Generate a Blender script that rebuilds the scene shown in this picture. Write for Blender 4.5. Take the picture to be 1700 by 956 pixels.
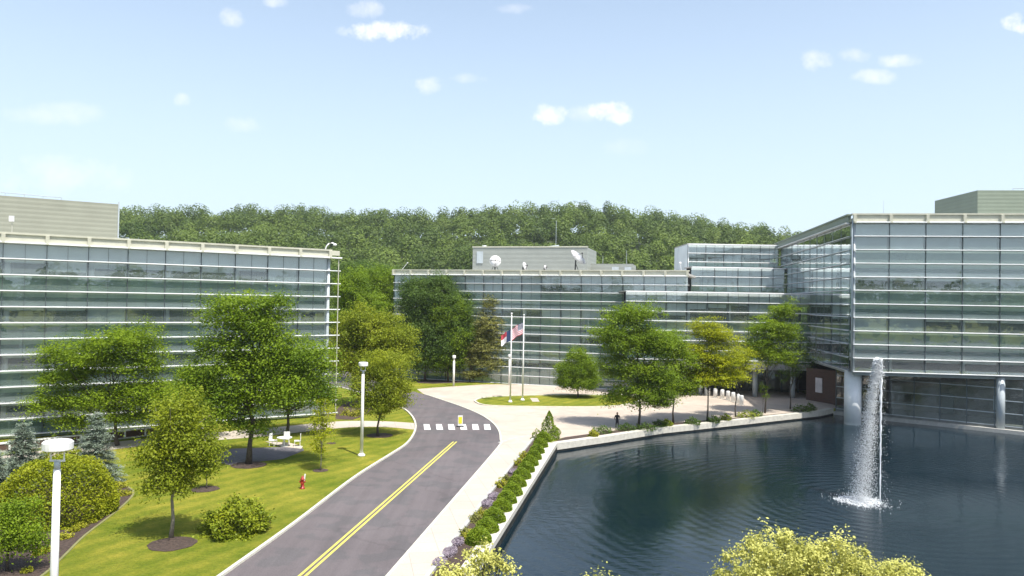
import bpy, bmesh, math, random
import numpy as np
from mathutils import Vector, Matrix
from math import radians as R_, sin, cos, pi, sqrt, atan2

S = bpy.context.scene
for o in list(bpy.data.objects): bpy.data.objects.remove(o)
COL = S.collection

# ------------------------------------------------------------------ camera
F, CX, CY = 1250.0, 850.0, 478.0
CAMZ = 12.5
cam = bpy.data.cameras.new('camera'); camo = bpy.data.objects.new('camera', cam); COL.objects.link(camo)
cam.sensor_width = 36; cam.lens = F/1700*36; cam.clip_end = 6000; cam.clip_start = 0.3
camo.matrix_world = Matrix.Translation((0, 0, CAMZ)) @ Matrix.Rotation(R_(91.01), 4, 'X') @ Matrix.Rotation(0.0170, 4, 'Z')
S.camera = camo
RM = camo.matrix_world.to_3x3()

def ray(px, py):
    return RM @ Vector(((px-CX)/F, -(py-CY)/F, -1))
def P(px, py, z=0.0):
    d = ray(px, py); t = (z-CAMZ)/d.z
    return Vector((d.x*t, d.y*t, z))
def Q(px, py, Y):
    d = ray(px, py); t = Y/d.y
    return Vector((d.x*t, Y, CAMZ+d.z*t))

# ------------------------------------------------------------------ world / sun
SUN_AZ = Vector((0.60, -0.80)); SUN_EL = R_(63)
sun_dir = Vector((SUN_AZ.x*cos(SUN_EL), SUN_AZ.y*cos(SUN_EL), sin(SUN_EL))).normalized()
W = bpy.data.worlds.new('World'); S.world = W; W.use_nodes = True
nt = W.node_tree; nt.nodes.clear()
def wn(t, **k):
    n = nt.nodes.new(t)
    for a, b in k.items(): setattr(n, a, b)
    return n
def wmath(op, a, b=None, c=None, clamp=False):
    n = wn('ShaderNodeMath', operation=op); n.use_clamp = clamp
    for i, v in enumerate((a, b, c)):
        if v is None: continue
        if isinstance(v, (int, float)): n.inputs[i].default_value = v
        else: nt.links.new(v, n.inputs[i])
    return n.outputs[0]
out = wn('ShaderNodeOutputWorld'); bg = wn('ShaderNodeBackground')
sky = wn('ShaderNodeTexSky', sky_type='NISHITA', sun_disc=False)
sky.sun_elevation = SUN_EL; sky.sun_rotation = atan2(SUN_AZ.x, SUN_AZ.y)
sky.altitude = 50; sky.air_density = 1.0; sky.dust_density = 2.2; sky.ozone_density = 1.6
bg.inputs['Strength'].default_value = 0.15
tc = wn('ShaderNodeTexCoord'); sp = wn('ShaderNodeSeparateXYZ')
nt.links.new(tc.outputs['Generated'], sp.inputs[0])
yy = wmath('MAXIMUM', wmath('ABSOLUTE', sp.outputs[1]), 0.05)
U = wmath('DIVIDE', sp.outputs[0], yy); V = wmath('DIVIDE', sp.outputs[2], yy)
nz = wn('ShaderNodeTexNoise'); nz.inputs['Scale'].default_value = 34; nz.inputs['Detail'].default_value = 7
nz.inputs['Roughness'].default_value = 0.62
nt.links.new(tc.outputs['Generated'], nz.inputs['Vector'])
nf = wmath('SUBTRACT', nz.outputs['Fac'], 0.5)
#        px   py   rx  ry  amount
CL = [(645,52,60,16,1.25),(605,16,30,15,.5),(385,28,20,15,.55),(718,142,30,13,.5),(775,130,28,8,.28),(912,190,30,17,.95),
      (1018,187,42,17,1.2),(975,190,35,14,.3),(1358,100,28,17,.55),(1418,92,26,12,.4),(1492,101,30,11,.5),(1455,127,34,11,.5),
      (1692,38,28,16,1.2),(100,188,75,18,.25),(90,290,120,32,.28),(455,2,22,9,.45),(1040,245,40,14,.15),(302,166,14,10,.35),
      (970,345,28,8,.8),(860,14,30,8,.25),(405,208,30,14,.25)]
acc = None
for (px, py, rx, ry, am) in CL:
    d = ray(px, py); u, v = d.x/d.y, d.z/d.y
    a = wmath('DIVIDE', wmath('SUBTRACT', U, u), rx/F*1.15); b = wmath('DIVIDE', wmath('SUBTRACT', V, v), ry/F*1.15)
    r2 = wmath('ADD', wmath('MULTIPLY', a, a), wmath('MULTIPLY', b, b))
    m = wmath('SUBTRACT', 1.0, r2)
    m = wmath('MULTIPLY', wmath('ADD', m, wmath('MULTIPLY', nf, 4.6)), 0.62*am)
    m = wmath('MULTIPLY', wmath('MAXIMUM', m, 0.0), wmath('MULTIPLY', wmath('SUBTRACT', 1.9, r2), 0.8, clamp=True), clamp=True)
    acc = m if acc is None else wmath('MAXIMUM', acc, m)
# thin milky veil low in the sky: real summer haze between the blue and the horizon
tint = wn('ShaderNodeMixRGB', blend_type='MIX'); tint.inputs[2].default_value = (4.45, 5.35, 6.1, 1)
veil = wmath('SUBTRACT', 0.86, wmath('MULTIPLY', sp.outputs[2], 1.4), clamp=True)
nt.links.new(veil, tint.inputs[0]); nt.links.new(sky.outputs[0], tint.inputs[1])
mix = wn('ShaderNodeMixRGB', blend_type='MIX'); mix.inputs[2].default_value = (6.2, 6.1, 6.1, 1)
nt.links.new(acc, mix.inputs[0]); nt.links.new(tint.outputs[0], mix.inputs[1])
nt.links.new(mix.outputs[0], bg.inputs['Color']); nt.links.new(bg.outputs[0], out.inputs['Surface'])

sl = bpy.data.lights.new('sun', 'SUN'); sl.energy = 4.6; sl.angle = R_(0.53); sl.color = (1.0, 0.95, 0.87)
so = bpy.data.objects.new('sun', sl); COL.objects.link(so); so.rotation_euler = sun_dir.to_track_quat('Z', 'Y').to_euler()
S.view_settings.view_transform = 'Standard'; S.view_settings.look = 'None'
S.view_settings.exposure = 0.5; S.view_settings.gamma = 1
S.view_settings.use_curve_mapping = False
S.render.engine = 'CYCLES'
S.cycles.max_bounces = 7; S.cycles.transparent_max_bounces = 12; S.cycles.glossy_bounces = 4
S.cycles.diffuse_bounces = 3; S.cycles.caustics_reflective = False; S.cycles.caustics_refractive = False

# ------------------------------------------------------------------ helpers
def tag(o, label=None, cat=None, group=None, kind=None):
    if label: o['label'] = label
    if cat: o['category'] = cat
    if group: o['group'] = group
    if kind: o['kind'] = kind
    return o
def empty(name, loc, label=None, cat=None, group=None):
    o = bpy.data.objects.new(name, None); COL.objects.link(o); o.location = loc; o.empty_display_size = .3
    return tag(o, label, cat, group)
def origin(o):
    v = Vector((0, 0, 0))
    while o is not None: v += Vector(o.location); o = o.parent
    return v

class MB:
    def __init__(s): s.v = []; s.f = []; s.mi = []
    def box(s, c, sx, sy, sz, ax=None, mi=0):
        """c centre; ax = 2D unit vector of local x"""
        ax = Vector((1, 0)) if ax is None else ax
        X = Vector((ax[0], ax[1], 0)); Y = Vector((-ax[1], ax[0], 0)); c = Vector(c); n = len(s.v)
        for k in (-.5, .5):
            for j in (-.5, .5):
                for i in (-.5, .5):
                    s.v.append(c + X*(i*sx) + Y*(j*sy) + Vector((0, 0, k*sz)))
        for q in ((0,2,3,1),(4,5,7,6),(0,1,5,4),(2,6,7,3),(0,4,6,2),(1,3,7,5)):
            s.f.append(tuple(n+a for a in q)); s.mi.append(mi)
        return s
    def prism(s, pts, z0, z1, mi=0):
        n = len(s.v); k = len(pts)
        a = sum(pts[i][0]*pts[(i+1) % k][1]-pts[(i+1) % k][0]*pts[i][1] for i in range(k))
        if a < 0: pts = pts[::-1]
        for p in pts: s.v.append(Vector((p[0], p[1], z0)))
        for p in pts: s.v.append(Vector((p[0], p[1], z1)))
        s.f.append(tuple(range(n+k-1, n-1, -1))); s.f.append(tuple(range(n+k, n+2*k))); s.mi += [mi, mi]
        for i in range(k):
            j = (i+1) % k; s.f.append((n+i, n+j, n+k+j, n+k+i)); s.mi.append(mi)
        return s
    def tube(s, pts, rs, seg=8, cap=True, mi=0):
        n0 = len(s.v); pts = [Vector(p) for p in pts]
        if isinstance(rs, (int, float)): rs = [rs]*len(pts)
        up = None
        for i, p in enumerate(pts):
            d = (pts[min(i+1, len(pts)-1)]-pts[max(i-1, 0)])
            d = d.normalized() if d.length > 1e-9 else Vector((0, 0, 1))
            if up is None:
                up = Vector((1, 0, 0)) if abs(d.x) < .8 else Vector((0, 1, 0))
            a = d.cross(up); a = a.normalized() if a.length > 1e-6 else Vector((0, 1, 0)); b = d.cross(a); up = -b if False else up
            for k in range(seg):
                t = 2*pi*k/seg; s.v.append(p + (a*cos(t)+b*sin(t))*rs[i])
        for i in range(len(pts)-1):
            for k in range(seg):
                a = n0+i*seg+k; b = n0+i*seg+(k+1) % seg
                s.f.append((a, a+seg, b+seg, b)); s.mi.append(mi)
        if cap:
            s.f.append(tuple(n0+k for k in range(seg))); s.mi.append(mi)
            m = n0+(len(pts)-1)*seg; s.f.append(tuple(m+k for k in range(seg-1, -1, -1))); s.mi.append(mi)
        return s
    def lathe(s, c, prof, seg=16, mi=0):
        return s.tube([Vector(c)+Vector((0, 0, z)) for r, z in prof], [r for r, z in prof], seg, True, mi)
    def blob(s, c, rx, ry, rz, seg=10, rings=7, mi=0, jit=0, rnd=random):
        n0 = len(s.v); c = Vector(c)
        for i in range(rings+1):
            ph = pi*i/rings
            for k in range(seg):
                t = 2*pi*k/seg; q = 1+rnd.uniform(-jit, jit)
                s.v.append(c+Vector((rx*sin(ph)*cos(t)*q, ry*sin(ph)*sin(t)*q, rz*cos(ph)*q)))
        for i in range(rings):
            for k in range(seg):
                a = n0+i*seg+k; b = n0+i*seg+(k+1) % seg
                s.f.append((a, a+seg, b+seg, b)); s.mi.append(mi)
        return s
    def build(s, name, mat, parent=None, smooth=False, **t):
        o0 = origin(parent) if parent else Vector((0, 0, 0))
        me = bpy.data.meshes.new(name); me.from_pydata([tuple(v-o0) for v in s.v], [], s.f)
        for m in (mat if isinstance(mat, (list, tuple)) else [mat]): me.materials.append(m)
        if isinstance(mat, (list, tuple)): me.polygons.foreach_set('material_index', s.mi)
        if smooth: me.polygons.foreach_set('use_smooth', [len(f) <= 4 for f in s.f])
        me.update()
        o = bpy.data.objects.new(name, me); COL.objects.link(o); o.parent = parent
        return tag(o, **t) if t else o

def npmesh(name, verts, quads, mat, parent=None, var=None, **t):
    o0 = np.array(origin(parent)) if parent else np.zeros(3)
    me = bpy.data.meshes.new(name); nv, nq = len(verts), len(quads); k = quads.shape[1]
    me.vertices.add(nv); me.vertices.foreach_set('co', (verts-o0).astype(np.float32).ravel())
    me.loops.add(nq*k); me.loops.foreach_set('vertex_index', quads.astype(np.int32).ravel())
    me.polygons.add(nq); me.polygons.foreach_set('loop_start', (np.arange(nq)*k).astype(np.int32))
    me.polygons.foreach_set('loop_total', np.full(nq, k, np.int32))
    if var is not None:
        a = me.attributes.new('var', 'FLOAT', 'FACE'); a.data.foreach_set('value', var.astype(np.float32))
    me.update(calc_edges=True); me.validate()
    me.materials.append(mat)
    o = bpy.data.objects.new(name, me); COL.objects.link(o); o.parent = parent
    return tag(o, **t) if t else o

# ------------------------------------------------------------------ materials
def newmat(name):
    m = bpy.data.materials.new(name); m.use_nodes = True
    return m, m.node_tree, m.node_tree.nodes['Principled BSDF']
def N(nt, t, **k):
    n = nt.nodes.new(t)
    for a, b in k.items(): setattr(n, a, b)
    return n
def ramp(nt, fac, c0, c1, p0=0., p1=1.):
    r = N(nt, 'ShaderNodeValToRGB'); r.color_ramp.elements[0].color = (*c0, 1); r.color_ramp.elements[1].color = (*c1, 1)
    r.color_ramp.elements[0].position = p0; r.color_ramp.elements[1].position = p1
    nt.links.new(fac, r.inputs[0]); return r.outputs[0]
def noise(nt, scale, detail=4, rough=.55, coord='Object', vec=None):
    n = N(nt, 'ShaderNodeTexNoise'); n.inputs['Scale'].default_value = scale; n.inputs['Detail'].default_value = detail
    n.inputs['Roughness'].default_value = rough
    if vec is None:
        c = N(nt, 'ShaderNodeNewGeometry'); vec = c.outputs['Position']
    nt.links.new(vec, n.inputs['Vector']); return n.outputs['Fac']
def pos(nt): return N(nt, 'ShaderNodeNewGeometry').outputs['Position']
def mapv(nt, vec, scale=(1, 1, 1), rot=(0, 0, 0), loc=(0, 0, 0)):
    m = N(nt, 'ShaderNodeMapping'); m.inputs['Scale'].default_value = scale; m.inputs['Rotation'].default_value = rot
    m.inputs['Location'].default_value = loc; nt.links.new(vec, m.inputs['Vector']); return m.outputs[0]
def bump(nt, b, h, dist, strength=1.0):
    n = N(nt, 'ShaderNodeBump'); n.inputs['Distance'].default_value = dist; n.inputs['Strength'].default_value = strength
    nt.links.new(h, n.inputs['Height']); nt.links.new(n.outputs[0], b.inputs['Normal'])
def mixc(nt, fac, a, b, mode='MIX'):
    n = N(nt, 'ShaderNodeMixRGB', blend_type=mode)
    for i, v in enumerate((fac, a, b)):
        if isinstance(v, (int, float)): n.inputs[i].default_value = v
        elif isinstance(v, tuple): n.inputs[i].default_value = (*v, 1)
        else: nt.links.new(v, n.inputs[i])
    return n.outputs[0]
def simple(name, col, rough=.6, metal=0, var=.12, scale=1.5, bmp=0, spec=.5):
    m, t, b = newmat(name)
    c0 = tuple(c*(1-var) for c in col); c1 = tuple(min(1, c*(1+var)) for c in col)
    t.links.new(ramp(t, noise(t, scale, 5), c0, c1, .3, .7), b.inputs['Base Color'])
    b.inputs['Roughness'].default_value = rough; b.inputs['Metallic'].default_value = metal
    b.inputs['Specular IOR Level'].default_value = spec
    if bmp: bump(t, b, noise(t, scale*12, 4), bmp)
    return m
def leafmat(name, dark, light, trans=.45, patch=.35, rough=.55):
    m, t, b = newmat(name)
    a = N(t, 'ShaderNodeAttribute', attribute_name='var')
    n = noise(t, patch, 3)
    f = N(t, 'ShaderNodeMath', operation='MULTIPLY_ADD'); t.links.new(n, f.inputs[0]); f.inputs[1].default_value = 1.1
    g = N(t, 'ShaderNodeMath', operation='MULTIPLY_ADD'); t.links.new(a.outputs['Fac'], g.inputs[0]); g.inputs[1].default_value = .55; g.inputs[2].default_value = -.32
    t.links.new(g.outputs[0], f.inputs[2])
    c = ramp(t, f.outputs[0], dark, light, .05, .95)
    t.links.new(c, b.inputs['Base Color']); b.inputs['Roughness'].default_value = rough
    b.inputs['Specular IOR Level'].default_value = .25
    tr = N(t, 'ShaderNodeBsdfTranslucent'); t.links.new(c, tr.inputs['Color'])
    mx = N(t, 'ShaderNodeMixShader'); mx.inputs[0].default_value = trans
    t.links.new(b.outputs[0], mx.inputs[1]); t.links.new(tr.outputs[0], mx.inputs[2])
    t.links.new(mx.outputs[0], t.nodes['Material Output'].inputs['Surface'])
    return m
M = {}
M['white'] = simple('white_paint', (.78, .78, .76), .4)
M['louver'] = simple('louver_white', (.74, .76, .76), .35, var=.06)
M['cream'] = simple('cream_metal', (.50, .495, .40), .5, var=.08)
M['mullion'] = simple('mullion_grey', (.085, .11, .12), .4)
M['steel'] = simple('steel_pale', (.45, .5, .52), .35, var=.08)
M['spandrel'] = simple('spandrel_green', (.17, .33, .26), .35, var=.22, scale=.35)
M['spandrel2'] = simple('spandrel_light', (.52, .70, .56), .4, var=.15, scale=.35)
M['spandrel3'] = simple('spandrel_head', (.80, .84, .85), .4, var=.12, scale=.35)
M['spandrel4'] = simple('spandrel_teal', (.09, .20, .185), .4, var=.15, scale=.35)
M['blind'] = simple('roller_blind', (.78, .84, .86), .8, var=.10, scale=.5)
M['blind2'] = simple('roller_blind_grey', (.50, .57, .60), .8, var=.12, scale=.5)
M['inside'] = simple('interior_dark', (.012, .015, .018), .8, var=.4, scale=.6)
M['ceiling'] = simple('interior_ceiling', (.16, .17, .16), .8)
M['dark'] = simple('dark_metal', (.02, .02, .022), .5)
M['coping'] = simple('coping_concrete', (.56, .54, .47), .75, var=.14, scale=2.5, bmp=.01)
M['wall_dark'] = simple('dark_wall', (.035, .035, .03), .5, var=.5, scale=1.5)
M['kerb'] = simple('kerb_concrete', (.62, .60, .50), .8, var=.14, scale=3)
M['kerb_grey'] = simple('kerb_grey', (.42, .42, .39), .8, var=.14, scale=3)
M['mulch'] = simple('mulch', (.085, .058, .045), .95, var=.4, scale=6, bmp=.05)
M['bark'] = simple('bark', (.085, .07, .055), .9, var=.35, scale=5, bmp=.03)
M['bark_pale'] = simple('bark_pale', (.27, .24, .19), .9, var=.3, scale=5, bmp=.02)
M['roof'] = simple('roof_membrane', (.45, .44, .41), .8, var=.1)
M['red'] = simple('hydrant_red', (.33, .03, .02), .4)
M['yellow'] = simple('sign_yellow', (.72, .62, .03), .4)
M['foam'] = simple('water_foam', (.85, .88, .9), .35, var=.08)
M['cloth'] = simple('dark_cloth', (.012, .013, .018), .8)
M['skin'] = simple('skin', (.3, .17, .11), .5)
M['hair'] = simple('hair', (.01, .008, .007), .6)
M['flag_red'] = simple('flag_red', (.45, .05, .07), .7)
M['flag_white'] = simple('flag_white', (.75, .73, .76), .7)
M['flag_blue'] = simple('flag_blue', (.015, .035, .10), .7)
M['lens'] = simple('lamp_lens', (.8, .8, .78), .3)
M['poster'] = simple('poster_pale', (.62, .58, .58), .5)
M['lavender'] = leafmat('lavender', (.24, .20, .23), (.42, .36, .41), .2, 1.5)

# asphalt
m, t, b = newmat('asphalt')
big = ramp(t, noise(t, .12, 5, .6), (.120, .106, .108), (.152, .136, .138), .35, .68)
fine = ramp(t, noise(t, 14, 3), (.80, .80, .80), (1.14, 1.14, 1.14), .3, .7)
pt = ramp(t, noise(t, .5, 2, .5), (.86, .89, .89), (1.02, 1, 1), .44, .50)
streak = ramp(t, noise(t, 1, 4, .6, vec=mapv(t, pos(t), (1.4, .07, 1), (0, 0, R_(-24)))), (.88, .88, .88), (1.07, 1.07, 1.07), .35, .65)
crk = N(t, 'ShaderNodeTexVoronoi', feature='DISTANCE_TO_EDGE'); crk.inputs['Scale'].default_value = .09
wv = N(t, 'ShaderNodeVectorMath', operation='ADD'); nn = N(t, 'ShaderNodeTexNoise'); nn.inputs['Scale'].default_value = .8
t.links.new(pos(t), nn.inputs['Vector']); t.links.new(pos(t), wv.inputs[0]); t.links.new(nn.outputs['Color'], wv.inputs[1]); t.links.new(wv.outputs[0], crk.inputs['Vector'])
ck = ramp(t, crk.outputs['Distance'], (.86, .86, .86), (1, 1, 1), .002, .008)
c = mixc(t, 1., mixc(t, 1., mixc(t, 1., mixc(t, 1., big, fine, 'MULTIPLY'), pt, 'MULTIPLY'), streak, 'MULTIPLY'), ck, 'MULTIPLY')
t.links.new(c, b.inputs['Base Color']); b.inputs['Roughness'].default_value = .85; bump(t, b, noise(t, 40, 2), .01); M['asphalt'] = m
# concrete paving
def paving(name, col, sx, sy, rot, joint=.72, var=.07):
    m, t, b = newmat(name)
    br = N(t, 'ShaderNodeTexBrick'); br.offset = 0.0; br.inputs['Scale'].default_value = 1
    br.inputs['Brick Width'].default_value = sx; br.inputs['Row Height'].default_value = sy
    br.inputs['Mortar Size'].default_value = .018; br.inputs['Bias'].default_value = 0
    br.inputs['Color1'].default_value = (1-var*.6,)*3+(1,); br.inputs['Color2'].default_value = (1+var*.5,)*3+(1,); br.inputs['Mortar'].default_value = (joint,)*3+(1,)
    t.links.new(mapv(t, pos(t), rot=(0, 0, rot)), br.inputs['Vector'])
    n1 = ramp(t, noise(t, .25, 6, .65), tuple(x*(1-var*1.3) for x in col), tuple(x*(1+var) for x in col), .32, .7)
    n2 = ramp(t, noise(t, 9, 3), (.93,)*3, (1.05,)*3, .3, .7)
    t.links.new(mixc(t, 1., mixc(t, 1., n1, n2, 'MULTIPLY'), br.outputs['Color'], 'MULTIPLY'), b.inputs['Base Color'])
    b.inputs['Roughness'].default_value = .85; bump(t, b, noise(t, 25, 3), .004); return m
M['walk'] = paving('sidewalk_concrete', (.50, .44, .37), 1.5, 1.5, R_(-12))
M['plaza'] = paving('plaza_paving', (.50, .43, .355), .9, .9, R_(-40), .86, .10)
M['patio'] = paving('patio_paver', (.16, .15, .16), .5, .25, R_(20), .7, .2)
# brick
m, t, b = newmat('brick')
br = N(t, 'ShaderNodeTexBrick'); br.inputs['Scale'].default_value = 4
br.inputs['Color1'].default_value = (.11, .052, .034, 1); br.inputs['Color2'].default_value = (.075, .038, .027, 1); br.inputs['Mortar'].default_value = (.12, .105, .09, 1)
t.links.new(mapv(t, pos(t), rot=(R_(90), 0, 0)), br.inputs['Vector']); t.links.new(br.outputs['Color'], b.inputs['Base Color']); b.inputs['Roughness'].default_value = .85; M['brick'] = m
# corrugated cladding: horizontal ribs
def clad(name, col, sc):
    m, t, b = newmat(name)
    w = N(t, 'ShaderNodeTexWave', bands_direction='Z', wave_profile='TRI'); w.inputs['Scale'].default_value = sc; w.inputs['Distortion'].default_value = 0
    t.links.new(pos(t), w.inputs['Vector'])
    t.links.new(mixc(t, 1., ramp(t, noise(t, .5, 4), tuple(c*.93 for c in col), tuple(c*1.06 for c in col), .3, .7), ramp(t, w.outputs['Fac'], (.93,)*3, (1.02,)*3, .0, .4), 'MULTIPLY'), b.inputs['Base Color'])
    b.inputs['Roughness'].default_value = .5; bump(t, b, w.outputs['Fac'], .015); return m
M['clad'] = clad('corrugated_beige', (.27, .28, .22), .7)
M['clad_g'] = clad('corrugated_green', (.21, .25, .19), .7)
M['clad_grey'] = clad('corrugated_grey', (.30, .32, .29), .45)
# grass
m, t, b = newmat('grass')
g1 = ramp(t, noise(t, .14, 6, .65), (.128, .172, .012), (.268, .266, .032), .36, .66)
g2 = ramp(t, noise(t, 5, 6, .85), (.50, .56, .46), (1.45, 1.38, 1.45), .25, .75)
st = N(t, 'ShaderNodeTexWave', bands_direction='X', wave_profile='SIN'); st.inputs['Scale'].default_value = .22; st.inputs['Distortion'].default_value = 1.5; st.inputs['Detail'].default_value = 2
t.links.new(mapv(t, pos(t), rot=(0, 0, R_(28))), st.inputs['Vector'])
g3 = ramp(t, st.outputs['Fac'], (.88, .93, .86), (1.12, 1.07, 1.10), .2, .8)
g4 = ramp(t, noise(t, .9, 5, .65), (.80, .88, .80), (1.16, 1.08, 1.2), .35, .65)
t.links.new(mixc(t, 1., mixc(t, 1., mixc(t, 1., g1, g2, 'MULTIPLY'), g3, 'MULTIPLY'), g4, 'MULTIPLY'), b.inputs['Base Color'])
b.inputs['Roughness'].default_value = .9; b.inputs['Specular IOR Level'].default_value = .15; bump(t, b, noise(t, 10, 5, .8), .09); M['grass'] = m
M['hill'] = simple('hill_floor', (.03, .045, .014), .95, var=.3, scale=.1)
# facade glass: clear tinted pane with a mirror coat (thin, no refraction)
def glass(name, tint, refl, rough=.012, frit=.16):
    m, t, b = newmat(name); t.nodes.remove(b)
    tr = N(t, 'ShaderNodeBsdfTransparent'); tr.inputs['Color'].default_value = (*tint, 1)
    gl = N(t, 'ShaderNodeBsdfGlossy'); gl.inputs['Roughness'].default_value = rough; gl.inputs['Color'].default_value = (.90, .95, .97, 1)
    n = N(t, 'ShaderNodeBump'); n.inputs['Distance'].default_value = .006; t.links.new(noise(t, .9, 2), n.inputs['Height']); t.links.new(n.outputs[0], gl.inputs['Normal'])
    fr = N(t, 'ShaderNodeFresnel'); fr.inputs['IOR'].default_value = 1.5
    mm = N(t, 'ShaderNodeMath', operation='MULTIPLY_ADD'); mm.use_clamp = True
    t.links.new(fr.outputs[0], mm.inputs[0]); mm.inputs[1].default_value = 1.3; mm.inputs[2].default_value = refl
    df = N(t, 'ShaderNodeBsdfDiffuse'); df.inputs['Color'].default_value = (.56, .70, .66, 1)   # fritted, slightly dusty pane
    fm = N(t, 'ShaderNodeMixShader'); fm.inputs[0].default_value = frit; t.links.new(tr.outputs[0], fm.inputs[1]); t.links.new(df.outputs[0], fm.inputs[2])
    mx = N(t, 'ShaderNodeMixShader'); t.links.new(mm.outputs[0], mx.inputs[0]); t.links.new(fm.outputs[0], mx.inputs[1]); t.links.new(gl.outputs[0], mx.inputs[2])
    t.links.new(mx.outputs[0], t.nodes['Material Output'].inputs['Surface']); return m
M['glass'] = glass('facade_glass', (.93, .985, .97), .11)
M['glass_g'] = glass('lobby_glass', (.70, .78, .76), .08, frit=.03)

FX = P(1461, 834, -.7)      # fountain nozzle
# water
m, t, b = newmat('pond_water')
b.inputs['Base Color'].default_value = (.003, .012, .019, 1); b.inputs['Roughness'].default_value = .07; b.inputs['IOR'].default_value = 1.38
b.inputs['Specular IOR Level'].default_value = .5
n1 = noise(t, 1.3, 4, .6, vec=mapv(t, pos(t), (1.0, 1.7, 1), (0, 0, R_(20)))); n2 = noise(t, 4.5, 3, .6, vec=mapv(t, pos(t), (1, 1.8, 1)))
rg = N(t, 'ShaderNodeTexWave', wave_type='RINGS', rings_direction='Z'); rg.inputs['Scale'].default_value = .36; rg.inputs['Distortion'].default_value = 2.2; rg.inputs['Detail'].default_value = 2; rg.inputs['Detail Scale'].default_value = .7
t.links.new(mapv(t, pos(t), loc=(-FX.x, -FX.y, 0)), rg.inputs['Vector'])
a = N(t, 'ShaderNodeMath', operation='MULTIPLY_ADD'); t.links.new(n1, a.inputs[0]); a.inputs[1].default_value = 1.2
a2 = N(t, 'ShaderNodeMath', operation='MULTIPLY_ADD'); t.links.new(n2, a2.inputs[0]); a2.inputs[1].default_value = .35; 
rm = N(t, 'ShaderNodeMath', operation='MULTIPLY'); t.links.new(rg.outputs['Fac'], rm.inputs[0]); rm.inputs[1].default_value = .42
t.links.new(rm.outputs[0], a2.inputs[2]); t.links.new(a2.outputs[0], a.inputs[2])
patch = ramp(t, noise(t, .07, 3, .6), (.22,)*3, (1,)*3, .40, .60)
a3 = N(t, 'ShaderNodeMath', operation='MULTIPLY'); t.links.new(a.outputs[0], a3.inputs[0]); t.links.new(patch, a3.inputs[1])
bump(t, b, a3.outputs[0], .026); M['water'] = m

L = {
 'locust': leafmat('leaf_locust', (.11, .195, .010), (.315, .425, .018)),
 'bright': leafmat('leaf_bright', (.22, .28, .008), (.48, .50, .014)),
 'mid': leafmat('leaf_mid', (.095, .175, .010), (.285, .395, .020)),
 'yellow': leafmat('leaf_yellowgreen', (.15, .215, .012), (.37, .41, .026)),
 'dark': leafmat('leaf_dark', (.050, .105, .018), (.165, .255, .045)),
 'olive': leafmat('leaf_olive', (.17, .19, .045), (.37, .365, .11), .35),
 'spruce': leafmat('needle_blue', (.13, .18, .125), (.37, .44, .34), .2),
 'hedge': leafmat('leaf_hedge', (.17, .225, .008), (.38, .40, .016), .35, .6),
 'box': leafmat('leaf_box', (.10, .175, .010), (.26, .35, .016), .3, 1.2),
 'juniper': leafmat('leaf_juniper', (.12, .18, .010), (.35, .39, .020), .3, 1.2),
 'gold': leafmat('leaf_gold', (.22, .24, .016), (.48, .47, .045), .3, 1.2),
 'bloom': leafmat('leaf_bloom', (.24, .26, .03), (.82, .80, .26), .3, 1.5),
 'wood': leafmat('leaf_wood', (.036, .075, .016), (.200, .275, .048), .35, .03),
}

# ------------------------------------------------------------------ foliage
def leaves(rng, C, size, flat=0.0, asp=.6, out=None):
    n = len(C)
    nrm = rng.normal(size=(n, 3)); nrm[:, 2] = np.abs(nrm[:, 2])*(1+3*flat)+flat+.45
    if out is not None: nrm = nrm*.55+out
    nrm /= np.linalg.norm(nrm, axis=1)[:, None]
    a = np.cross(nrm, rng.normal(size=(n, 3))); a /= np.linalg.norm(a, axis=1)[:, None]
    b = np.cross(nrm, a); s = size*rng.uniform(.6, 1.35, (n, 1))
    v = np.stack([C+a*s*.5, C+b*s*.5*asp, C-a*s*.5, C-b*s*.5*asp], 1).reshape(-1, 3)
    return v, np.arange(4*n).reshape(-1, 4)
def ellips(rng, n, c, r, shell=2.2):
    d = rng.normal(size=(n, 3)); d /= np.linalg.norm(d, axis=1)[:, None]
    return np.array(c)+d*(rng.uniform(0, 1, (n, 1))**(1/shell))*np.array(r)
def crown(name, rng, lobes, clump_r, clumps, per, size, mat, parent, flat=0., zsq=.7):
    """lobes: [(centre, radii)] -> clumps of leaves spread through the volume"""
    vol = np.array([r[0]*r[1]*r[2] for c, r in lobes])**.75; k = np.maximum(3, (clumps*vol/vol.sum()).astype(int))
    cc = np.concatenate([ellips(rng, ki, c, np.array(r)-clump_r*.5, 2.6) for ki, (c, r) in zip(k, lobes)])
    cc = cc+rng.normal(size=cc.shape)*clump_r*np.array([.55, .55, .35])
    cr = clump_r*rng.uniform(.5, 1.45, len(cc))
    pts = np.repeat(cc, per, 0)+rng.normal(size=(len(cc)*per, 3))*np.repeat(cr, per)[:, None]*np.array([.54, .54, .54*zsq])
    od = pts-np.repeat(cc, per, 0); od /= np.maximum(1e-6, np.linalg.norm(od, axis=1))[:, None]
    v, q = leaves(rng, pts, size, flat, out=od*.6)
    cv = np.repeat(rng.uniform(0, 1, len(cc)), per)
    var = np.clip(.32*rng.uniform(0, 1, len(pts))+.68*cv, 0, 1)
    return npmesh(name, v, q, mat, parent, var), cc
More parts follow.
